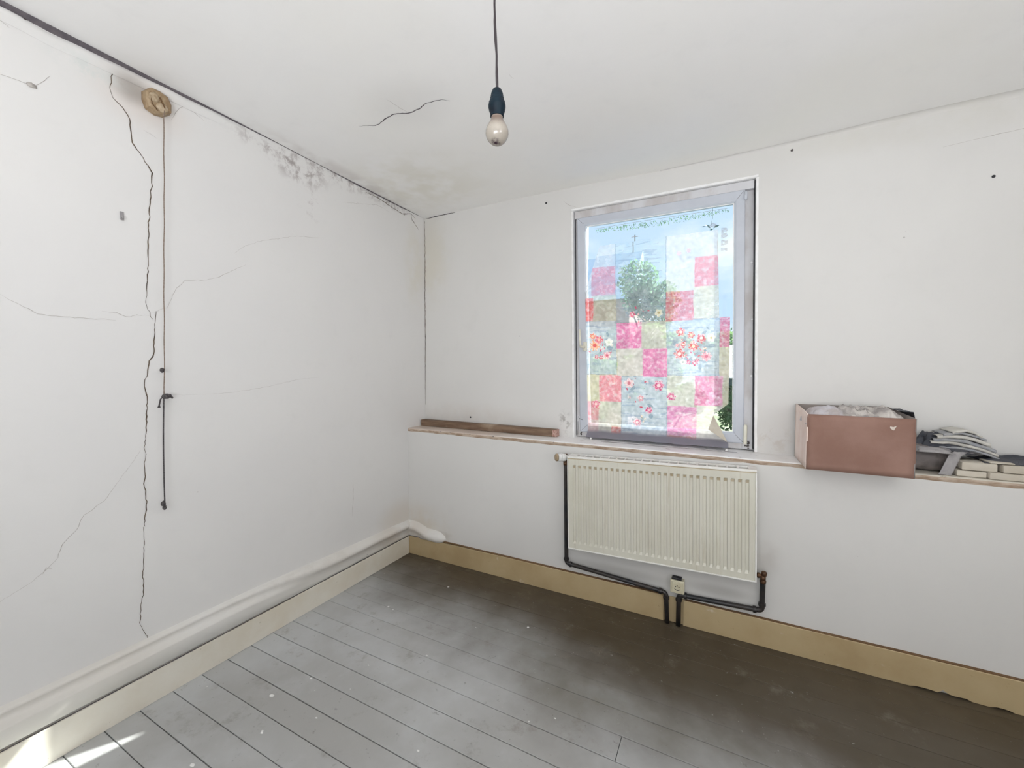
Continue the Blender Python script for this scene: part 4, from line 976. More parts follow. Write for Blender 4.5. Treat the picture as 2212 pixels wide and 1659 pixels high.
for p, d in (((2.0705, YP, 0.157), (0, 0, 1)), ((2.105, YP, 0.189), (1, 0, 0.04)), ((2.452, YP, 0.204), (1, 0, 0.04)), ((2.486, YP, 0.240), (0, 0, 1))): collar(p, d, 0.0172, 0.018, o2)
for par, (xa_, za_, xb_, zb_) in ((o, (1.40, 0.2075, 1.965, 0.1705)), (o2, (2.11, 0.1755, 2.455, 0.1925))):
    b = B(); b.tube([(xa_, YP+0.012, za_-0.003), (xb_, YP+0.012, zb_-0.003)], 0.0035, 6); b.build('thin_copper_pipe', M['brass'], par, True)
b = B(); b.tube([(1.376, -0.0585, 0.88), (1.375, -0.056, 0.905)], [0.0145, 0.0155], 12); b.build('pipe_fitting', M['brass'], o, True)
# lockshield valve
lv = empty('lockshield_valve', (2.486, -0.055, 0.40), 'tarnished brass shut-off valve at the lower right corner of the radiator', 'valve')
def lbuild(b, name, mat): return vbuild(b, name, mat, True, lv, (2.486, -0.055, 0.40))
b = B(); b.tube([(2.486, -0.053, 0.372), (2.486, -0.055, 0.412)], 0.013, 12); b.tube([(2.490, -0.055, 0.405), (2.448, -0.056, 0.405)], 0.0095, 12)
lbuild(b, 'valve_body', M['brass'])
b = B(); b.lathe([(0.001, 0), (0.0145, 0), (0.0155, 0.004), (0.0155, 0.014), (0.0145, 0.017), (0.001, 0.0175)], (2.486, -0.0528, 0.366), (0, -0.05, 1), 6); lbuild(b, 'union_nut', M['brass'])
b = B(); b.lathe([(0.001, 0), (0.0145, 0), (0.0155, 0.003), (0.0155, 0.011), (0.001, 0.012)], (2.470, -0.0555, 0.405), (-1, 0, 0), 6); lbuild(b, 'union_nut', M['brass'])
b = B(); b.lathe([(0.001, 0), (0.012, 0), (0.0135, 0.004), (0.0135, 0.018), (0.010, 0.023), (0.001, 0.024)], (2.489, -0.056, 0.408), (0.1, -0.12, 1), 14); lbuild(b, 'spindle_cap', M['brass'])

# wall socket
so = empty('wall_socket', (2.062, 0, 0.235), 'ivory wall socket with earth pin, black stub on top, between the two pipes', 'socket')
def sbuild(b, name, mat, sm=False, par=None):
    o = b.build(name, mat, so, sm); o.matrix_parent_inverse = Matrix.Translation((-2.062, 0, -0.235)); return o
b = B(); b.box((2.026, -0.040, 0.199), (2.099, 0.002, 0.271), 0.004); sbuild(b, 'back_box', M['socket'])
b = B(); b.box((2.024, -0.047, 0.197), (2.101, -0.038, 0.273), 0.004); b.box((2.033, -0.050, 0.206), (2.092, -0.046, 0.264), 0.0015); sbuild(b, 'cover_plate', M['socket'])
b = B(); b.lathe([(0.0215, 0.0), (0.0215, 0.0012), (0.0185, 0.0012), (0.0185, 0.0002)], (2.0625, -0.0500, 0.235), (0, -1, 0), 28); sbuild(b, 'socket_well_rim', M['socket'])
b = B()
V = []; n = 16
for i in range(n+1):
    a = math.pi*(1.08+0.84*i/n); w_ = 0.0035*math.sin(math.pi*i/n)+0.0008
    V += [(2.0625+0.0185*math.cos(a), -0.0517, 0.235+0.0185*math.sin(a)), (2.0625+(0.0185-w_)*math.cos(a), -0.0517, 0.235+(0.0185-w_)*math.sin(a))]
b.add(V, [(2*i, 2*i+1, 2*i+3, 2*i+2) for i in range(n)])
for (dx, dz) in ((-0.0095, 0.003), (0.0095, 0.003)): b.lathe([(0.0003, 0), (0.0026, 0), (0.0026, 0.0010), (0.0003, 0.0011)], (2.0625+dx, -0.0508, 0.235+dz), (0, -1, 0), 10)
sbuild(b, 'contact_holes', M['socket_dark'])
b = B(); b.lathe([(0.0004, 0), (0.0022, 0), (0.0022, 0.009), (0.0004, 0.0105)], (2.0625, -0.0500, 0.246), (0, -1, 0), 10); sbuild(b, 'earth_pin', M['brass'], True)
b = B(); b.box((2.031, -0.036, 0.270), (2.084, -0.004, 0.284), 0.004); sbuild(b, 'cable_entry', M['socket_dark'])

# ------------------------------------------------------------------ timber batten on the ledge
b = B(); n = 24; V = []
def bt(x): return ledge_top(x)+0.0008
x0, x1, y0, y1, hh = 0.012, 1.222, 0.150, 0.205, 0.052
for i in range(n+1):
    x = x0+(x1-x0)*i/n; c_ = 0.0016*math.sin(i*0.5)
    q = 0.0018*N3(x*5, 0, 71)
    V += [(x, y0+c_, bt(x)+0.001), (x, y0+c_-0.0005, bt(x)+hh-0.003+q), (x, y0+0.003+c_, bt(x)+hh+q), (x, y1+c_, bt(x)+hh+q), (x, y1+c_, bt(x)+0.001)]
F = []
for i in range(n):
    for j in range(5): F.append((i*5+j, (i+1)*5+j, (i+1)*5+(j+1) % 5, i*5+(j+1) % 5))
F += [tuple(range(5)), tuple(n*5+4-j for j in range(5))]
bt_o = b.add(V, F).build('timber_batten', M['beam']); tag(bt_o, 'long brown timber batten lying on the ledge left of the window', 'timber')
b = B(); b.box((x1-0.001, y0-0.002, bt(1.2)+0.001), (x1+0.012, y1+0.001, bt(1.2)+hh-0.001), 0.003); b.box((x1-0.020, y0-0.0018, bt(1.2)+0.002), (x1, y0+0.001, bt(1.2)+hh-0.003)); o = b.build('painted_end', M['beam_end'], bt_o); o['label'] = 'right end with flaking pink paint'

# ------------------------------------------------------------------ cloth generator
def rag(name, cx, cy, cz, lx, ly, lz, mat, label, cat, seed, group=None, nu=64, nv=44, rot=0.0, folds=9.0, sharp=1.0, thick=0.0025, droop=None, amp=1.0):
    V = []; r_ = random.Random(seed); ph = [r_.uniform(0, 6.28) for _ in range(6)]
    ca_, sa_ = math.cos(rot), math.sin(rot)
    def f(u, v):
        x = (u-0.5)*2; y = (v-0.5)*2
        rr_ = math.sqrt(min(1.0, (abs(x)**2.6+abs(y)**2.6)))
        base = max(0.0, 1-rr_**2.2)**0.55
        wx = x+0.35*N3(x*1.5+seed, y*1.5, 1)+0.12*N3(x*4+seed, y*4, 2); wy = y+0.35*N3(x*1.5, y*1.5+seed, 3)
        rdg = 1-abs(math.sin(folds*0.5*(wx*math.cos(ph[0])+wy*math.sin(ph[0]))+ph[1]))**0.7
        rdg2 = 1-abs(math.sin(folds*0.8*(wx*math.cos(ph[2])+wy*math.sin(ph[2]))+ph[3]))**0.8
        hgt = base*(0.62+0.30*rdg*amp+0.16*rdg2*amp)+0.05*N3(x*6, y*6, seed)
        edge = 1+0.10*N3(math.atan2(y, x)*1.5, seed, 0)
        X = x*lx/2*edge+0.012*N3(x*3, y*3, seed+5); Y = y*ly/2*edge
        Z = cz+max(0.001, hgt*lz)
        if droop: Z, X, Y = droop(X, Y, Z)
        return (cx+X*ca_-Y*sa_, cy+X*sa_+Y*ca_, Z)
    b = B(); b.grid(f, nu, nv)
    o = b.build(name, mat, None, True); solidify(o, thick, 1.0)
    tag(o, label, cat, group); return o

# ------------------------------------------------------------------ cardboard box
BX0, BX1, BY0, BY1, BZ0, BZ1 = 2.645, 3.043, -0.150, 0.196, 1.0185, 1.288
bx = empty('cardboard_box', (2.84, 0.02, BZ0), 'open brown cardboard box full of rags on the ledge right of the window', 'box')
def xbuild(b, name, mat, sm=False):
    o = b.build(name, mat, bx, sm); o.matrix_parent_inverse = Matrix.Translation((-2.84, -0.02, -BZ0)); return o
t = 0.004
b = B(); b.grid(lambda u, v: (BX0+(BX1-BX0)*u, BY0-0.003*math.sin(math.pi*u)*math.sin(math.pi*v)+0.0008*N3(u*4, v*4, 1), BZ0+(BZ1-BZ0-0.003*u)*v), 16, 10)
o = xbuild(b, 'front_panel', [M['card'], M['card_in']], True); solidify(o, t, -1.0)
b = B()
def lp(u, v): return (BX0-0.005*math.sin(math.pi*v)*u*0+0.004*math.sin(math.pi*u)*v, BY0+(BY1-BY0)*u, BZ0+(BZ1-BZ0+0.026*u)*v)
b.grid(lp, 10, 8); o = xbuild(b, 'side_panel', M['card_lit'], True); solidify(o, t, 1.0)
b = B(); b.grid(lambda u, v: (BX1, BY0+(BY1-BY0)*u, BZ0+(BZ1-BZ0-0.002+0.026*u)*v), 6, 6); o = xbuild(b, 'side_panel', M['card_in'], True); solidify(o, t, -1.0)
b = B(); b.grid(lambda u, v: (BX0+(BX1-BX0)*u, BY1-0.001, BZ0+(BZ1-BZ0+0.024)*v), 6, 6); o = xbuild(b, 'back_panel', M['card_in'], True); solidify(o, t, -1.0)
b = B(); b.box((BX0+t, BY0+t, BZ0), (BX1-t, BY1-t, BZ0+t)); xbuild(b, 'bottom_panel', M['card'])
b = B(); b.add([(2.952, BY0-0.0052, 1.240), (2.962, BY0-0.0052, 1.231), (2.966, BY0-0.0052, 1.231), (2.975, BY0-0.0052, 1.252), (2.964, BY0-0.0052, 1.246), (2.952, BY0-0.0052, 1.248)], [(0, 1, 2, 3, 4, 5)]); xbuild(b, 'torn_label_scrap', M['tape'])
g_ = 'rags in the cardboard box'
rag('rag', 2.742, 0.02, 1.236, 0.18, 0.31, 0.110, M['rag_grey'], 'smooth lilac-grey rag bulging at the left end of the cardboard box', 'rag', 3, g_, folds=3, amp=0.35)
rag('rag', 2.850, 0.02, 1.236, 0.19, 0.31, 0.088, M['rag'], 'twisted off-white rag in the middle of the cardboard box', 'rag', 8, g_, folds=13, amp=1.1)
rag('rag', 2.950, 0.02, 1.238, 0.18, 0.31, 0.086, M['rag'], 'creased beige rag at the right end of the cardboard box', 'rag', 14, g_, folds=11, amp=1.05)
# little ball of knotted rag on top of the heap
b = B(); lump(b, (2.855, -0.01, 1.305), 0.014, 4, nu=12, nv=10); b.v = [(x, y-0.02, z+0.008) for x, y, z in b.v]; o = b.build('rag_knot', M['rag'], None, True); tag(o, 'small pale knotted scrap on top of the rags in the cardboard box', 'rag', g_)
# dark cloth hanging over the right side of the box
def dr(u, v):
    y = 0.00+0.17*u+0.010*N3(u*5, v*3, 2); s_ = v
    if s_ < 0.20: x = 3.030+0.032*s_/0.20; z = 1.310+0.006*N3(u*4, v*4, 1)
    else: q = (s_-0.20)/0.80; x = 3.062+0.020*math.sin(q*2.6)*(0.6+0.4*math.sin(u*7)); z = 1.308-0.135*q*(0.8+0.25*u)
    return (x, y-0.05, z)
b = B(); b.grid(dr, 20, 26); o = b.build('dark_cloth', M['rag_dark'], None, True); solidify(o, 0.002, 1.0); tag(o, 'dark slate cloth hanging out over the right side of the cardboard box', 'cloth')

# ------------------------------------------------------------------ heap at the right end of the ledge
ZL = 1.0165
# dark dusty bundle lying against the box
def bundle(u, v):
    a = u*2*math.pi; x = 3.075+0.165*v; k_ = 0.55+0.45*math.sin(math.pi*min(1, 0.12+v*0.95))
    rr_ = 1+0.16*N3(math.cos(a)*1.4, math.sin(a)*1.4, v*4)+0.06*N3(math.cos(a)*4, math.sin(a)*4, v*12)
    y = 0.118+0.074*math.cos(a)*k_*rr_; z = ZL+0.066+0.066*math.sin(a)*(k_ if math.sin(a) > 0 else 1)*min(1, rr_)
    if math.sin(a) < 0: z = max(z, ZL+0.0008)
    return (x, y, z)
b = B(); b.grid(bundle, 36, 26); o = b.build('dark_bundle', M['sheet_dark'], None, True); tag(o, 'dusty dark bundle on the ledge against the right side of the cardboard box', 'bundle')
# grey sheet folded over it
rag('grey_sheet', 3.160, 0.075, ZL+0.098, 0.15, 0.10, 0.024, M['sheet_grey'], 'crumpled grey plastic sheet lying over the dark bundle', 'sheet', 21, None, folds=9, rot=-0.15, amp=1.3)
rag('slate_paper', 3.215, 0.135, ZL+0.092, 0.22, 0.12, 0.085, M['rag_dark'], 'dark slate crumpled paper wedged under the left half of the folded newspapers', 'paper', 44, None, folds=12, amp=1.5)
# pale strip draped down to the ledge
def strip(u, v):
    w_ = 0.026
    P = [(3.292, 0.060, ZL+0.104), (3.262, 0.046, ZL+0.108), (3.238, 0.034, ZL+0.092), (3.222, 0.024, ZL+0.055), (3.206, 0.014, ZL+0.020), (3.196, 0.010, ZL+0.002)]
    f_ = v*(len(P)-1); i = min(int(f_), len(P)-2); q = Vector(P[i]).lerp(Vector(P[i+1]), f_-i)
    return (q.x+(u-0.5)*w_*2*0.9, q.y+(u-0.5)*0.012, q.z+0.004*N3(u*3, v*5, 2)+(u-0.5)*(-0.004))
b = B(); b.grid(strip, 8, 24); o = b.build('paper_strip', M['sheet_grey'], None, True); solidify(o, 0.002, 1.0); tag(o, 'pale grey strip draped from the heap down to the ledge', 'strip')
# crumpled newspaper ball and stacked folded sheets
b = B(); lump(b, (3.315, 0.125, ZL+0.118), 0.045, 7, (1.25, 0.9, 0.62), nu=28, nv=20); 
for i, v in enumerate(b.v):
    d = 0.006*N3(v[0]*70, v[1]*70, v[2]*70); b.v[i] = (v[0]+d, v[1]+d, v[2]+d)
o = b.build('crumpled_paper', M['sheet_grey'], None, True); tag(o, 'crumpled grey paper squeezed under the folded newspapers', 'paper')
def folded(i, xa_, xb_, za_, zb_, y0_, y1_, th, mat, label, seed):
    def f(u, v):
        x = xa_+(xb_-xa_)*u; cz = za_+(zb_-za_)*u
        cz += 0.012*math.sin(math.pi*u)*1.6 + 0.003*N3(u*5, i*1.7, seed)
        # v runs round the folded edge: top, spine, underside
        if v < 0.45: y = y1_+(y0_-y1_)*(v/0.45); z = cz+th/2
        elif v < 0.55: a = (v-0.45)/0.10*math.pi; y = y0_-math.sin(a)*th/2; z = cz+math.cos(a)*th/2
        else: y = y0_+(y1_-y0_)*((v-0.55)/0.45); z = cz-th/2
        return (x+0.004*N3(v*4, i, 3), y+0.004*N3(u*6, i*3.1, 5), z+0.002*N3(u*9, v*6, i*2.0+seed))
    b = B(); b.grid(f, 26, 20); o = b.build('folded_newspaper', mat, None, True); solidify(o, 0.0012, 0); tag(o, label, 'newspaper', 'folded newspapers on the heap'); return o
names = ['topmost thin', 'second from top', 'third from top, white', 'fourth from top, grey', 'lowest white', 'lowest grey']
lay = [(3.235, 3.335, 1.221, 1.206, .010, 'paper'), (3.205, 3.350, 1.209, 1.192, .010, 'paper_grey'), (3.185, 3.365, 1.199, 1.170, .016, 'paper'), (3.172, 3.385, 1.184, 1.142, .014, 'paper_grey'), (3.166, 3.395, 1.172, 1.123, .013, 'paper'), (3.20, 3.42, 1.150, 1.098, .010, 'paper_grey')]
labs = ['short pale folded newspaper at the very top of the heap', 'grey folded newspaper just under the topmost one', 'thick white folded newspaper in the upper middle of the heap', 'grey-blue folded newspaper across the middle of the heap', 'long white folded newspaper near the bottom of the paper stack', 'grey newspaper sagging lowest, right over the cream blocks']
for i, (a_, c_, za_, zb_, th, mt) in enumerate(lay): folded(i, a_, c_, za_-0.014, zb_-0.010, 0.060+0.004*i, 0.185, th, M[mt], labs[i], i*3.3)
rag('slate_cloth', 3.52, 0.12, ZL+0.066, 0.36, 0.17, 0.036, M['rag_dark'], 'dark slate cloth spread behind the cream blocks at the right edge', 'cloth', 31, None, folds=6, amp=0.5)
# cream blocks
def block(x0_, x1_, y0_, y1_, z0_, z1_, label, rz=0.0):
    b = B(); b.box((x0_, y0_, z0_), (x1_, y1_, z1_), 0.005)
    for i, v in enumerate(b.v):
        cx_, cy_ = (x0_+x1_)/2, (y0_+y1_)/2; dx, dy = v[0]-cx_, v[1]-cy_
        b.v[i] = (cx_+dx*math.cos(rz)-dy*math.sin(rz)+0.0012*N3(v[0]*40, v[1]*40, v[2]*40), cy_+dx*math.sin(rz)+dy*math.cos(rz), v[2])
    o = smooth_auto(b.build('plaster_block', M['block'])); tag(o, label, 'block', 'cream blocks on the ledge'); return o
block(3.240, 3.338, 0.018, 0.150, ZL+0.0005, ZL+0.028, 'small cream block on the ledge, lower left of the stack')
block(3.340, 3.640, 0.006, 0.140, ZL+0.0005, ZL+0.030, 'long cream block on the ledge, lower right of the stack', 0.01)
block(3.256, 3.372, 0.020, 0.150, ZL+0.031, ZL+0.067, 'cream block in the upper row, left of the dark gap')
block(3.386, 3.640, 0.012, 0.140, ZL+0.032, ZL+0.066, 'cream block in the upper row, right of the dark gap', -0.01)
block(3.345, 3.425, 0.020, 0.110, ZL+0.0685, ZL+0.076, 'thin cream slab bridging the gap on top of the blocks', 0.02)

# ------------------------------------------------------------------ pendant bulb
PX, PY = 1.757, -1.657
pd = empty('pendant_light', (PX, PY, 2.20), 'bare frosted bulb in a dark teal holder hanging on a flex from the ceiling', 'light bulb')
def pbuild(b, name, mat, sm=True):
    o = b.build(name, mat, pd, sm); o.matrix_parent_inverse = Matrix.Translation((-PX, -PY, -2.20)); return o
b = B(); zt = ceil_z(PX, PY)
pts = [(PX-0.004+0.003*math.sin(i*0.9)-0.002*i/14, PY, 2.196+(zt-2.196)*i/14) for i in range(15)]
pts[0] = (PX-0.0005, PY, 2.196)
b.tube(pts, 0.0027, 8)
pts2 = [(x+0.0030*math.cos(i*1.1), y+0.0030*math.sin(i*1.1), z) for i, (x, y, z) in enumerate(pts)]; b.tube(pts2, 0.0018, 6)
pbuild(b, 'flex', M['cable'])
b = B(); b.lathe([(0.0008, 2.2035), (0.0050, 2.2030), (0.0110, 2.198), (0.0145, 2.190), (0.0160, 2.182), (0.0160, 2.179), (0.0175, 2.177), (0.0175, 2.170), (0.0168, 2.168)][::-1], (PX, PY, 0), (0, 0, 1), 28); smooth_auto(pbuild(b, 'holder_cap', M['lamp_holder']), 50)
b = B(); b.lathe([(0.0168, 2.1725), (0.0185, 2.171), (0.0205, 2.167), (0.0205, 2.163), (0.0215, 2.161), (0.0215, 2.154), (0.0205, 2.152), (0.0200, 2.147), (0.0185, 2.143), (0.0175, 2.140), (0.0168, 2.132), (0.0150, 2.1315)][::-1], (PX, PY, 0), (0, 0, 1), 28); smooth_auto(pbuild(b, 'holder_ring', M['lamp_holder']), 50)
k = NM('frosted_dirty_glass'); g = k.n('ShaderNodeSeparateXYZ'); k.l(k.pos(), g.inputs[0])
c = k.mix(k.ramp(g.outputs['Z'], 2.095, 2.128), (0.34, 0.305, 0.26), (0.15, 0.10, 0.075))
c = k.mix(k.ramp(g.outputs['Z'], 2.126, 2.133), c, (0.30, 0.25, 0.21))
c = k.mix(k.math('MULTIPLY', k.ramp(k.noise(120, 4, 0.6), 0.35, 0.6), k.ell((PX+0.001, PY-0.01, 2.0645), (0.017, 0.020, 0.012), 0.2)), c, (0.05, 0.03, 0.04))
c = k.mix(k.ramp(k.noise(260, 3, 0.6), 0.66, 0.72, 0, 0.5), c, (0.12, 0.08, 0.06))
M['bulb'] = k.fin(c, 0.20, 0, None, 0.5, Coat_Weight=0.2)
b = B(); b.lathe([(0.0005, 2.0635), (0.008, 2.0642), (0.0145, 2.067), (0.020, 2.0715), (0.0245, 2.0775), (0.0275, 2.0840), (0.0288, 2.0905), (0.0285, 2.0970), (0.0270, 2.1030), (0.0240, 2.1095), (0.0200, 2.1165), (0.0168, 2.1225), (0.0152, 2.1275), (0.0145, 2.1340), (0.0005, 2.1345)], (PX, PY, 0), (0, 0, 1), 40)
smooth_auto(pbuild(b, 'glass_bulb', M['bulb']), 60)
b = B(); b.lathe([(0.040, zt-0.012), (0.046, zt-0.010), (0.047, zt+0.001), (0.001, zt+0.001)], (PX-0.006, PY, 0), (0, 0, 1), 24); smooth_auto(pbuild(b, 'ceiling_rose', M['bead']), 50)

# ------------------------------------------------------------------ pull cord with its wooden rose high on the left wall
CY, CZ = -1.636, 2.684
pc = empty('pull_cord', (0.0, CY, CZ), 'knotted brown pull cord hanging from a yellowed rose high on the left wall', 'pull cord')
def cbuild(b, name, mat, sm=True):
    o = b.build(name, mat, pc, sm); o.matrix_parent_inverse = Matrix.Translation((0, -CY, -CZ)); return o
n = 10; b = B(); V = []; F = []
rings = [(0.0, 1.04), (0.018, 1.0), (0.030, 0.95), (0.036, 0.80)]
for xx, s_ in rings:
    for j in range(n):
        a = 2*math.pi*j/n+0.2; rr_ = 0.054*s_*(1+0.06*math.sin(j*2.3)); V.append((xx, CY+rr_*math.cos(a)*0.95, CZ+rr_*math.sin(a)*1.0))
for i in range(len(rings)-1):
    for j in range(n): F.append((i*n+j, i*n+(j+1) % n, (i+1)*n+(j+1) % n, (i+1)*n+j))
F.append(tuple((len(rings)-1)*n+j for j in range(n)))
b.add(V, F); cbuild(b, 'rose', M['rose'], False)
b = B(); lump(b, (0.034, CY-0.018, CZ+0.006), 0.020, 3, (0.35, 1.0, 1.1), nu=12, nv=10); lump(b, (0.035, CY+0.012, CZ-0.022), 0.022, 5, (0.35, 1.1, 0.9), nu=12, nv=10)
o = cbuild(b, 'plaster_filling', M['rose_light']); 
b = B(); b.tube([(0.037, CY+0.002, CZ+0.016), (0.041, CY+0.010, CZ-0.004), (0.042, CY+0.017, CZ-0.022)], 0.003, 6); b.tube([(0.037, CY-0.030, CZ-0.002), (0.037, CY-0.026, CZ-0.026), (0.036, CY-0.006, CZ-0.044)], 0.0022, 6)
cbuild(b, 'rose_slots', M['bare_wood'])
def cordx(z): return 0.034+0.0015*math.sin(z*9)
b = B(); pts = [(0.042, CY+0.017, CZ-0.022)]
for i in range(1, 40):
    z = CZ-0.022-(CZ-0.022-1.385)*i/39; y = -1.619-0.028*(2.66-z)/1.27; pts.append((cordx(z), y+0.0008*math.sin(z*30), z))
b.tube(pts, 0.0019, 7); cbuild(b, 'upper_cord', M['cord'])
b = B(); pts = []
for i in range(30):
    z = 1.385-(1.385-0.900)*i/29; pts.append((cordx(z), -1.648-0.010*math.sin((1.385-z)*5)*0.4-0.012*(1.385-z), z))
b.tube(pts, 0.0030, 8); o = cbuild(b, 'lower_cord', M['cord_dark']); o['label'] = 'thicker, dirtier lower length of the cord'
b = B(); lump(b, (0.034, -1.652, 1.496), 0.010, 2, (0.8, 0.9, 1.1), nu=10, nv=8); cbuild(b, 'knot', M['cord_dark'])
b = B(); lump(b, (0.036, -1.641, 1.378), 0.013, 6, (0.9, 1.3, 0.9), nu=12, nv=9)
b.tube([(0.036, -1.640, 1.386), (0.040, -1.628, 1.383), (0.038, -1.617, 1.368)], [0.004, 0.006, 0.004], 8)
b.tube([(0.037, -1.650, 1.382), (0.038, -1.663, 1.365), (0.036, -1.667, 1.340), (0.036, -1.668, 1.328)], [0.003, 0.0028, 0.003, 0.006], 8)
cbuild(b, 'knot', M['cord_dark'])
b = B(); lump(b, (0.034, -1.661, 0.893), 0.010, 9, (0.9, 0.9, 1.3), nu=10, nv=8); lump(b, (0.034, -1.657, 0.874), 0.008, 12, (0.9, 0.9, 1.3), nu=10, nv=8); cbuild(b, 'end_knot', M['cord_dark'])

# ------------------------------------------------------------------ unseen window frames added round the fill lamps
for nm, (lo, hi, ax) in (('fill_window_rear', ((1.55, -3.775, 1.00), (3.05, -3.735, 2.38), 'x')), ('fill_window_side', ((4.435, -3.40, 1.10), (4.475, -2.30, 2.35), 'y'))):
    b = B(); w_ = 0.05
    if ax == 'x':
        b.box(lo, (lo[0]+w_, hi[1], hi[2]), 0.003); b.box((hi[0]-w_, lo[1], lo[2]), hi, 0.003); b.box(lo, (hi[0], hi[1], lo[2]+w_), 0.003); b.box((lo[0], lo[1], hi[2]-w_), hi, 0.003); b.box((2.275, lo[1], lo[2]), (2.325, hi[1], hi[2]), 0.003)
    else:
        b.box(lo, (hi[0], lo[1]+w_, hi[2]), 0.003); b.box((lo[0], hi[1]-w_, lo[2]), hi, 0.003); b.box(lo, (hi[0], hi[1], lo[2]+w_), 0.003); b.box((lo[0], lo[1], hi[2]-w_), hi, 0.003)
    tag(b.build(nm, M['sash']), kind='structure')

# ------------------------------------------------------------------ outdoors, seen through the glass
GZ = -3.2
M['lawn'] = simple('street_and_grass', (0.10, 0.16, 0.05), (0.20, 0.20, 0.16), 0.5, 0.9)
M['asphalt'] = simple('blue_grey_tarmac', (0.12, 0.20, 0.34), (0.09, 0.15, 0.27), 0.8, 0.6)
g = B().box((-40, 0.9, GZ-0.1), (40, 60, GZ)).build('ground', M['lawn']); tag(g, kind='structure')
g = B().box((0.6, 2.0, GZ), (8, 11, GZ+0.03)).build('street', M['asphalt']); tag(g, kind='structure')
M['brick'] = simple('red_brick_wall', (0.42, 0.24, 0.22), (0.50, 0.34, 0.32), 3, 0.9)
M['slate'] = simple('blue_slate_roof', (0.30, 0.42, 0.58), (0.38, 0.50, 0.64), 2, 0.6, bs=0.3, bscale=10)
M['pale_wall'] = simple('pale_render', (0.62, 0.62, 0.60), None, 2, 0.8)
def leafmat(name, c1, c2):
    k = NM(name); f = k.ramp(k.noise(1.5, 3), 0.35, 0.65); c = k.mix(f, c1, c2)
    d_ = k.n('ShaderNodeBsdfDiffuse'); t_ = k.n('ShaderNodeBsdfTranslucent'); k.l(c, d_.inputs[0]); k.l(k.mix(0.5, c, (0.30, 0.46, 0.16)), t_.inputs[0])
    m_ = k.n('ShaderNodeMixShader'); m_.inputs[0].default_value = 0.5; k.l(d_, m_.inputs[1]); k.l(t_, m_.inputs[2]); k.l(m_, k.out.inputs[0]); return k.m
M['leaf'] = leafmat('green_leaves', (0.09, 0.19, 0.08), (0.14, 0.26, 0.12))
M['leaf2'] = leafmat('yellow_green_leaves', (0.32, 0.40, 0.06), (0.20, 0.34, 0.06))
M['leaf3'] = leafmat('blue_green_leaves', (0.06, 0.17, 0.15), (0.09, 0.24, 0.20))
M['bark'] = simple('bark', (0.12, 0.09, 0.06), None, 10, 0.9)
def tree(name, x, y, z0, h, rx, rz, n, leaf, label, seed, cat='tree', size=0.105):
    t_ = empty(name, (x, y, z0), label, cat, 'trees behind the window' if cat == 'tree' else None); rr_ = random.Random(seed)
    b = B(); b.tube([(0, 0, 0), (0.05, 0, h*0.35), (0.0, 0.05, h*0.8)], [0.14*h/6, 0.10*h/6, 0.03], 8)
    for i in range(7):
        a = rr_.uniform(0, 6.28); zz = h*rr_.uniform(0.3, 0.7); b.tube([(0, 0, zz), (math.cos(a)*rx*0.7, math.sin(a)*rx*0.7, zz+rz*0.5)], [0.05, 0.015], 5)
    b.build('trunk', M['bark'], t_, True)
    blobs = [(rr_.gauss(0, rx*0.45), rr_.gauss(0, rx*0.35), h-rz+rr_.uniform(-rz*0.8, rz*0.75), rr_.uniform(0.35, 0.6)*rx) for _ in range(16)]
    V = []; F = []
    for i in range(n):
        bx_, by_, bz_, br_ = blobs[i % 16]
        d = Vector((rr_.gauss(0, 1), rr_.gauss(0, 1), rr_.gauss(0, 1))).normalized()*br_*rr_.uniform(0.55, 1.05)
        p = Vector((bx_, by_, bz_))+d; a = Vector((rr_.gauss(0, 1), rr_.gauss(0, 1), rr_.gauss(0, 1))).normalized(); c_ = a.cross(Vector((rr_.gauss(0, 1), rr_.gauss(0, 1), rr_.gauss(0, 1)))).normalized()
        s_ = size*rr_.uniform(0.6, 1.2); k_ = len(V); V += [p-a*s_, p+c_*s_*0.45, p+a*s_, p-c_*s_*0.45]; F.append((k_, k_+1, k_+2, k_+3))
    o = mk('foliage', V, F, leaf, t_); o['kind'] = 'stuff'; return t_
tree('garden_tree', -0.75, 16.5, GZ, 9.6, 1.5, 3.6, 14000, M['leaf3'], 'tallest blue-green tree rising in the middle of the window view', 1)
tree('garden_tree', 0.60, 12.5, GZ, 6.6, 1.1, 2.8, 12000, M['leaf'], 'mid-green tree right of the tallest one in the window view', 2)
tree('garden_tree', 3.1, 14.0, GZ, 6.6, 1.25, 2.6, 10000, M['leaf'], 'low green tree at the right side of the window view', 3)
tree('garden_tree', -2.3, 12.5, GZ, 5.6, 1.0, 2.2, 6000, M['leaf2'], 'yellowish bushy tree before the house at the left of the window view', 4)
tree('garden_shrub', 1.95, 7.5, GZ, 3.3, 0.75, 1.1, 2600, M['leaf2'], 'yellow-green shrub low at the right of the window view', 6, 'shrub', 0.09)
tree('garden_shrub', 0.0, 8.0, GZ, 3.2, 0.9, 1.2, 4000, M['leaf'], 'green shrub low in the middle of the window view', 7, 'shrub', 0.10)
hs = empty('brick_house', (-4.6, 22, GZ), 'red brick house with a blue slate roof at the left of the window view', 'house')
def hbuild(b, name, mat): return b.build(name, mat, hs)
b = B(); b.box((-4, -3, 0), (2.7, 4, 8.4)); hbuild(b, 'brick_wall', M['brick'])
b = B(); b.add([(-4.2, -3.3, 8.3), (2.75, -3.3, 8.3), (2.75, 0.5, 11.6), (-4.2, 0.5, 11.6), (-4.2, 4.3, 8.3), (2.75, 4.3, 8.3)], [(0, 1, 2, 3), (3, 2, 5, 4), (0, 3, 4), (1, 5, 2)]); hbuild(b, 'roof', M['slate'])
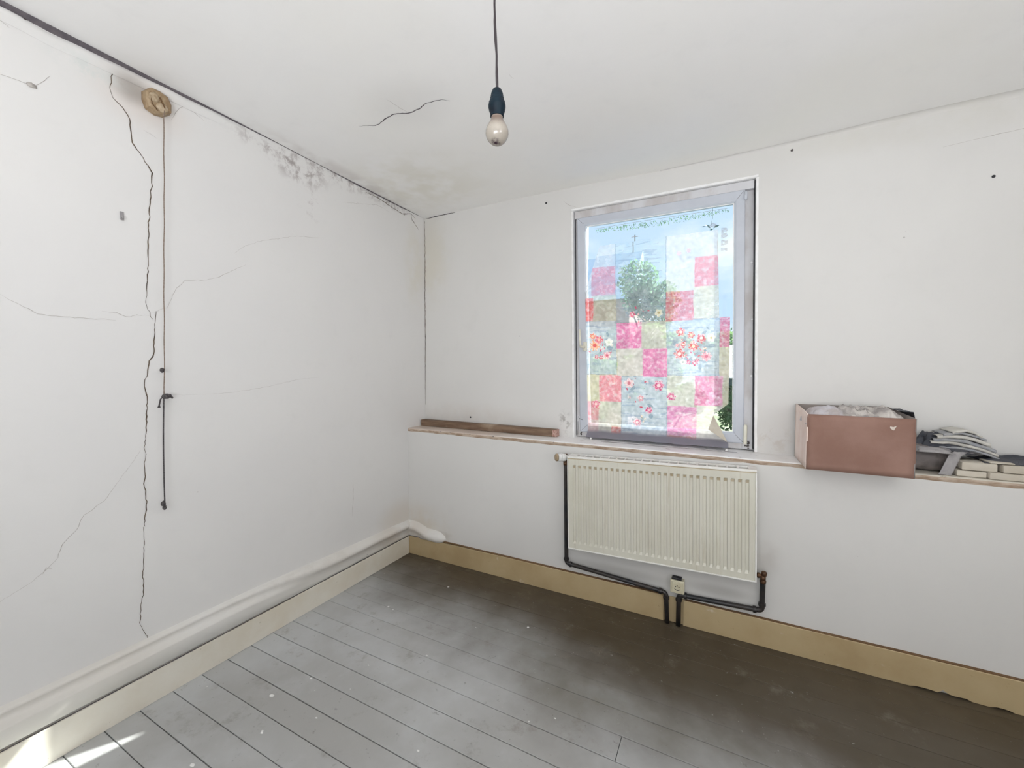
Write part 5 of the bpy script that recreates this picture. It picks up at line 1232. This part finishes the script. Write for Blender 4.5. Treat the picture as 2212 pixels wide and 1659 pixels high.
b = B(); b.tube([(2.2, 0.5, 11.5), (2.2, 0.5, 12.7)], 0.035, 6); b.tube([(2.0, 0.5, 12.6), (2.4, 0.5, 12.6)], 0.02, 6); hbuild(b, 'aerial', M['sheet_grey'])
for (x_, z_) in ((-1.8, 5.2), (0.6, 5.2), (-1.8, 2.0), (0.6, 2.0)):
    b = B(); b.box((x_, -3.08, z_), (x_+1.0, -2.95, z_+1.5)); hbuild(b, 'window_frame', M['pale_wall'])
h2 = empty('rendered_house', (7.2, 21, GZ), 'pale rendered building with a glazed gable at the right of the window view', 'house')
b = B(); b.box((-3.6, -2, 0), (6, 4, 9.3)); b.build('wall', M['pale_wall'], h2)
b = B(); b.add([(-3.9, -2.4, 9.2), (6.2, -2.4, 9.2), (6.2, 1, 10.6), (-3.9, 1, 10.6)], [(0, 1, 2, 3)]); b.build('roof', M['slate'], h2)
b = B(); b.box((-3.2, -2.1, 6.6), (-1.6, -2.02, 8.9)); b.build('window', M['asphalt'], h2)
# ivy fringe hanging from the outer lintel, and the sprig beside it
iv = empty('ivy_fringe', (1.85, 0.47, 2.60), 'fringe of dark ivy leaves hanging outside along the top of the window', 'ivy')
rr_ = random.Random(11); V = []; F = []
for i in range(330):
    x = 1.42+0.88*rr_.random(); env = math.sin((x-1.40)/0.92*math.pi)*0.6+0.4; z = 2.545-0.038*rr_.random()**1.2*env; y = 0.45+0.02*rr_.random()
    a = rr_.uniform(0.4, 2.2); s_ = rr_.uniform(0.004, 0.0085); dx, dz = math.cos(a)*s_, -math.sin(a)*s_; k_ = len(V)
    V += [(x-1.85-dx, y-0.47, z-2.60-dz), (x-1.85+dz*0.35, y-0.47-0.002, z-2.60-dx*0.35), (x-1.85+dx, y-0.47, z-2.60+dz), (x-1.85-dz*0.35, y-0.47+0.002, z-2.60+dx*0.35)]; F.append((k_, k_+1, k_+2, k_+3))
o = mk('ivy_leaves', V, F, M['leaf3'], iv); o['kind'] = 'stuff'
b = B(); b.tube([(-0.44, -0.005, -0.045), (-0.2, 0, -0.040), (0.1, 0, -0.042), (0.44, 0, -0.045)], 0.0008, 5); b.build('ivy_stem', M['bark'], iv)
b = B()
for (x, z, a, s_) in ((2.147, 2.455, 3.1, .016), (2.163, 2.461, 2.6, .011), (2.178, 2.452, -0.9, .017), (2.224, 2.446, 0.25, .020), (2.196, 2.430, 0.2, .013)):
    dx, dz = math.cos(a)*s_, math.sin(a)*s_
    b.add([(x-dx, 0.46, z-dz), (x-dz*0.32, 0.455, z+dx*0.32), (x+dx, 0.46, z+dz), (x+dz*0.32, 0.465, z-dx*0.32)], [(0, 1, 2, 3)])
b.tube([(2.178, 0.46, 2.450), (2.190, 0.46, 2.440), (2.20, 0.46, 2.43), (2.225, 0.46, 2.445)], 0.001, 5)
b.tube([(2.19, 0.46, 2.44), (2.20, 0.46, 2.50), (2.20, 0.46, 2.57)], 0.0012, 5)
o = b.build('ivy_sprig', simple('dark_teal_leaf', (0.02, 0.13, 0.13), None, 30, 0.5)); tag(o, 'small dark teal leaf sprig dangling outside the upper right of the glass', 'leaf')

# ------------------------------------------------------------------ pieces that belong to a part become its sub-parts
bpy.context.view_layer.update()
def under(parent_name, child_names, top):
    par = [o for o in top.children if o.name.split('.')[0] == parent_name][0]
    for o in list(top.children):
        if o.name.split('.')[0] in child_names:
            mw = o.matrix_world.copy(); o.parent = par; o.matrix_parent_inverse = par.matrix_world.inverted(); o.matrix_basis = mw if False else o.matrix_basis
under('sash', ('pane', 'glazing_gasket', 'mitre_joint', 'handle', 'hatched_marks'), win)
under('window_frame', ('frame_plug', 'frame_gap', 'frame_grime', 'torn_sealant'), win)
under('thermostat_head', ('end_cap',), val)
under('rose', ('plaster_filling', 'rose_slots'), pc)
under('cover_plate', ('socket_well_rim', 'contact_holes', 'earth_pin'), so)
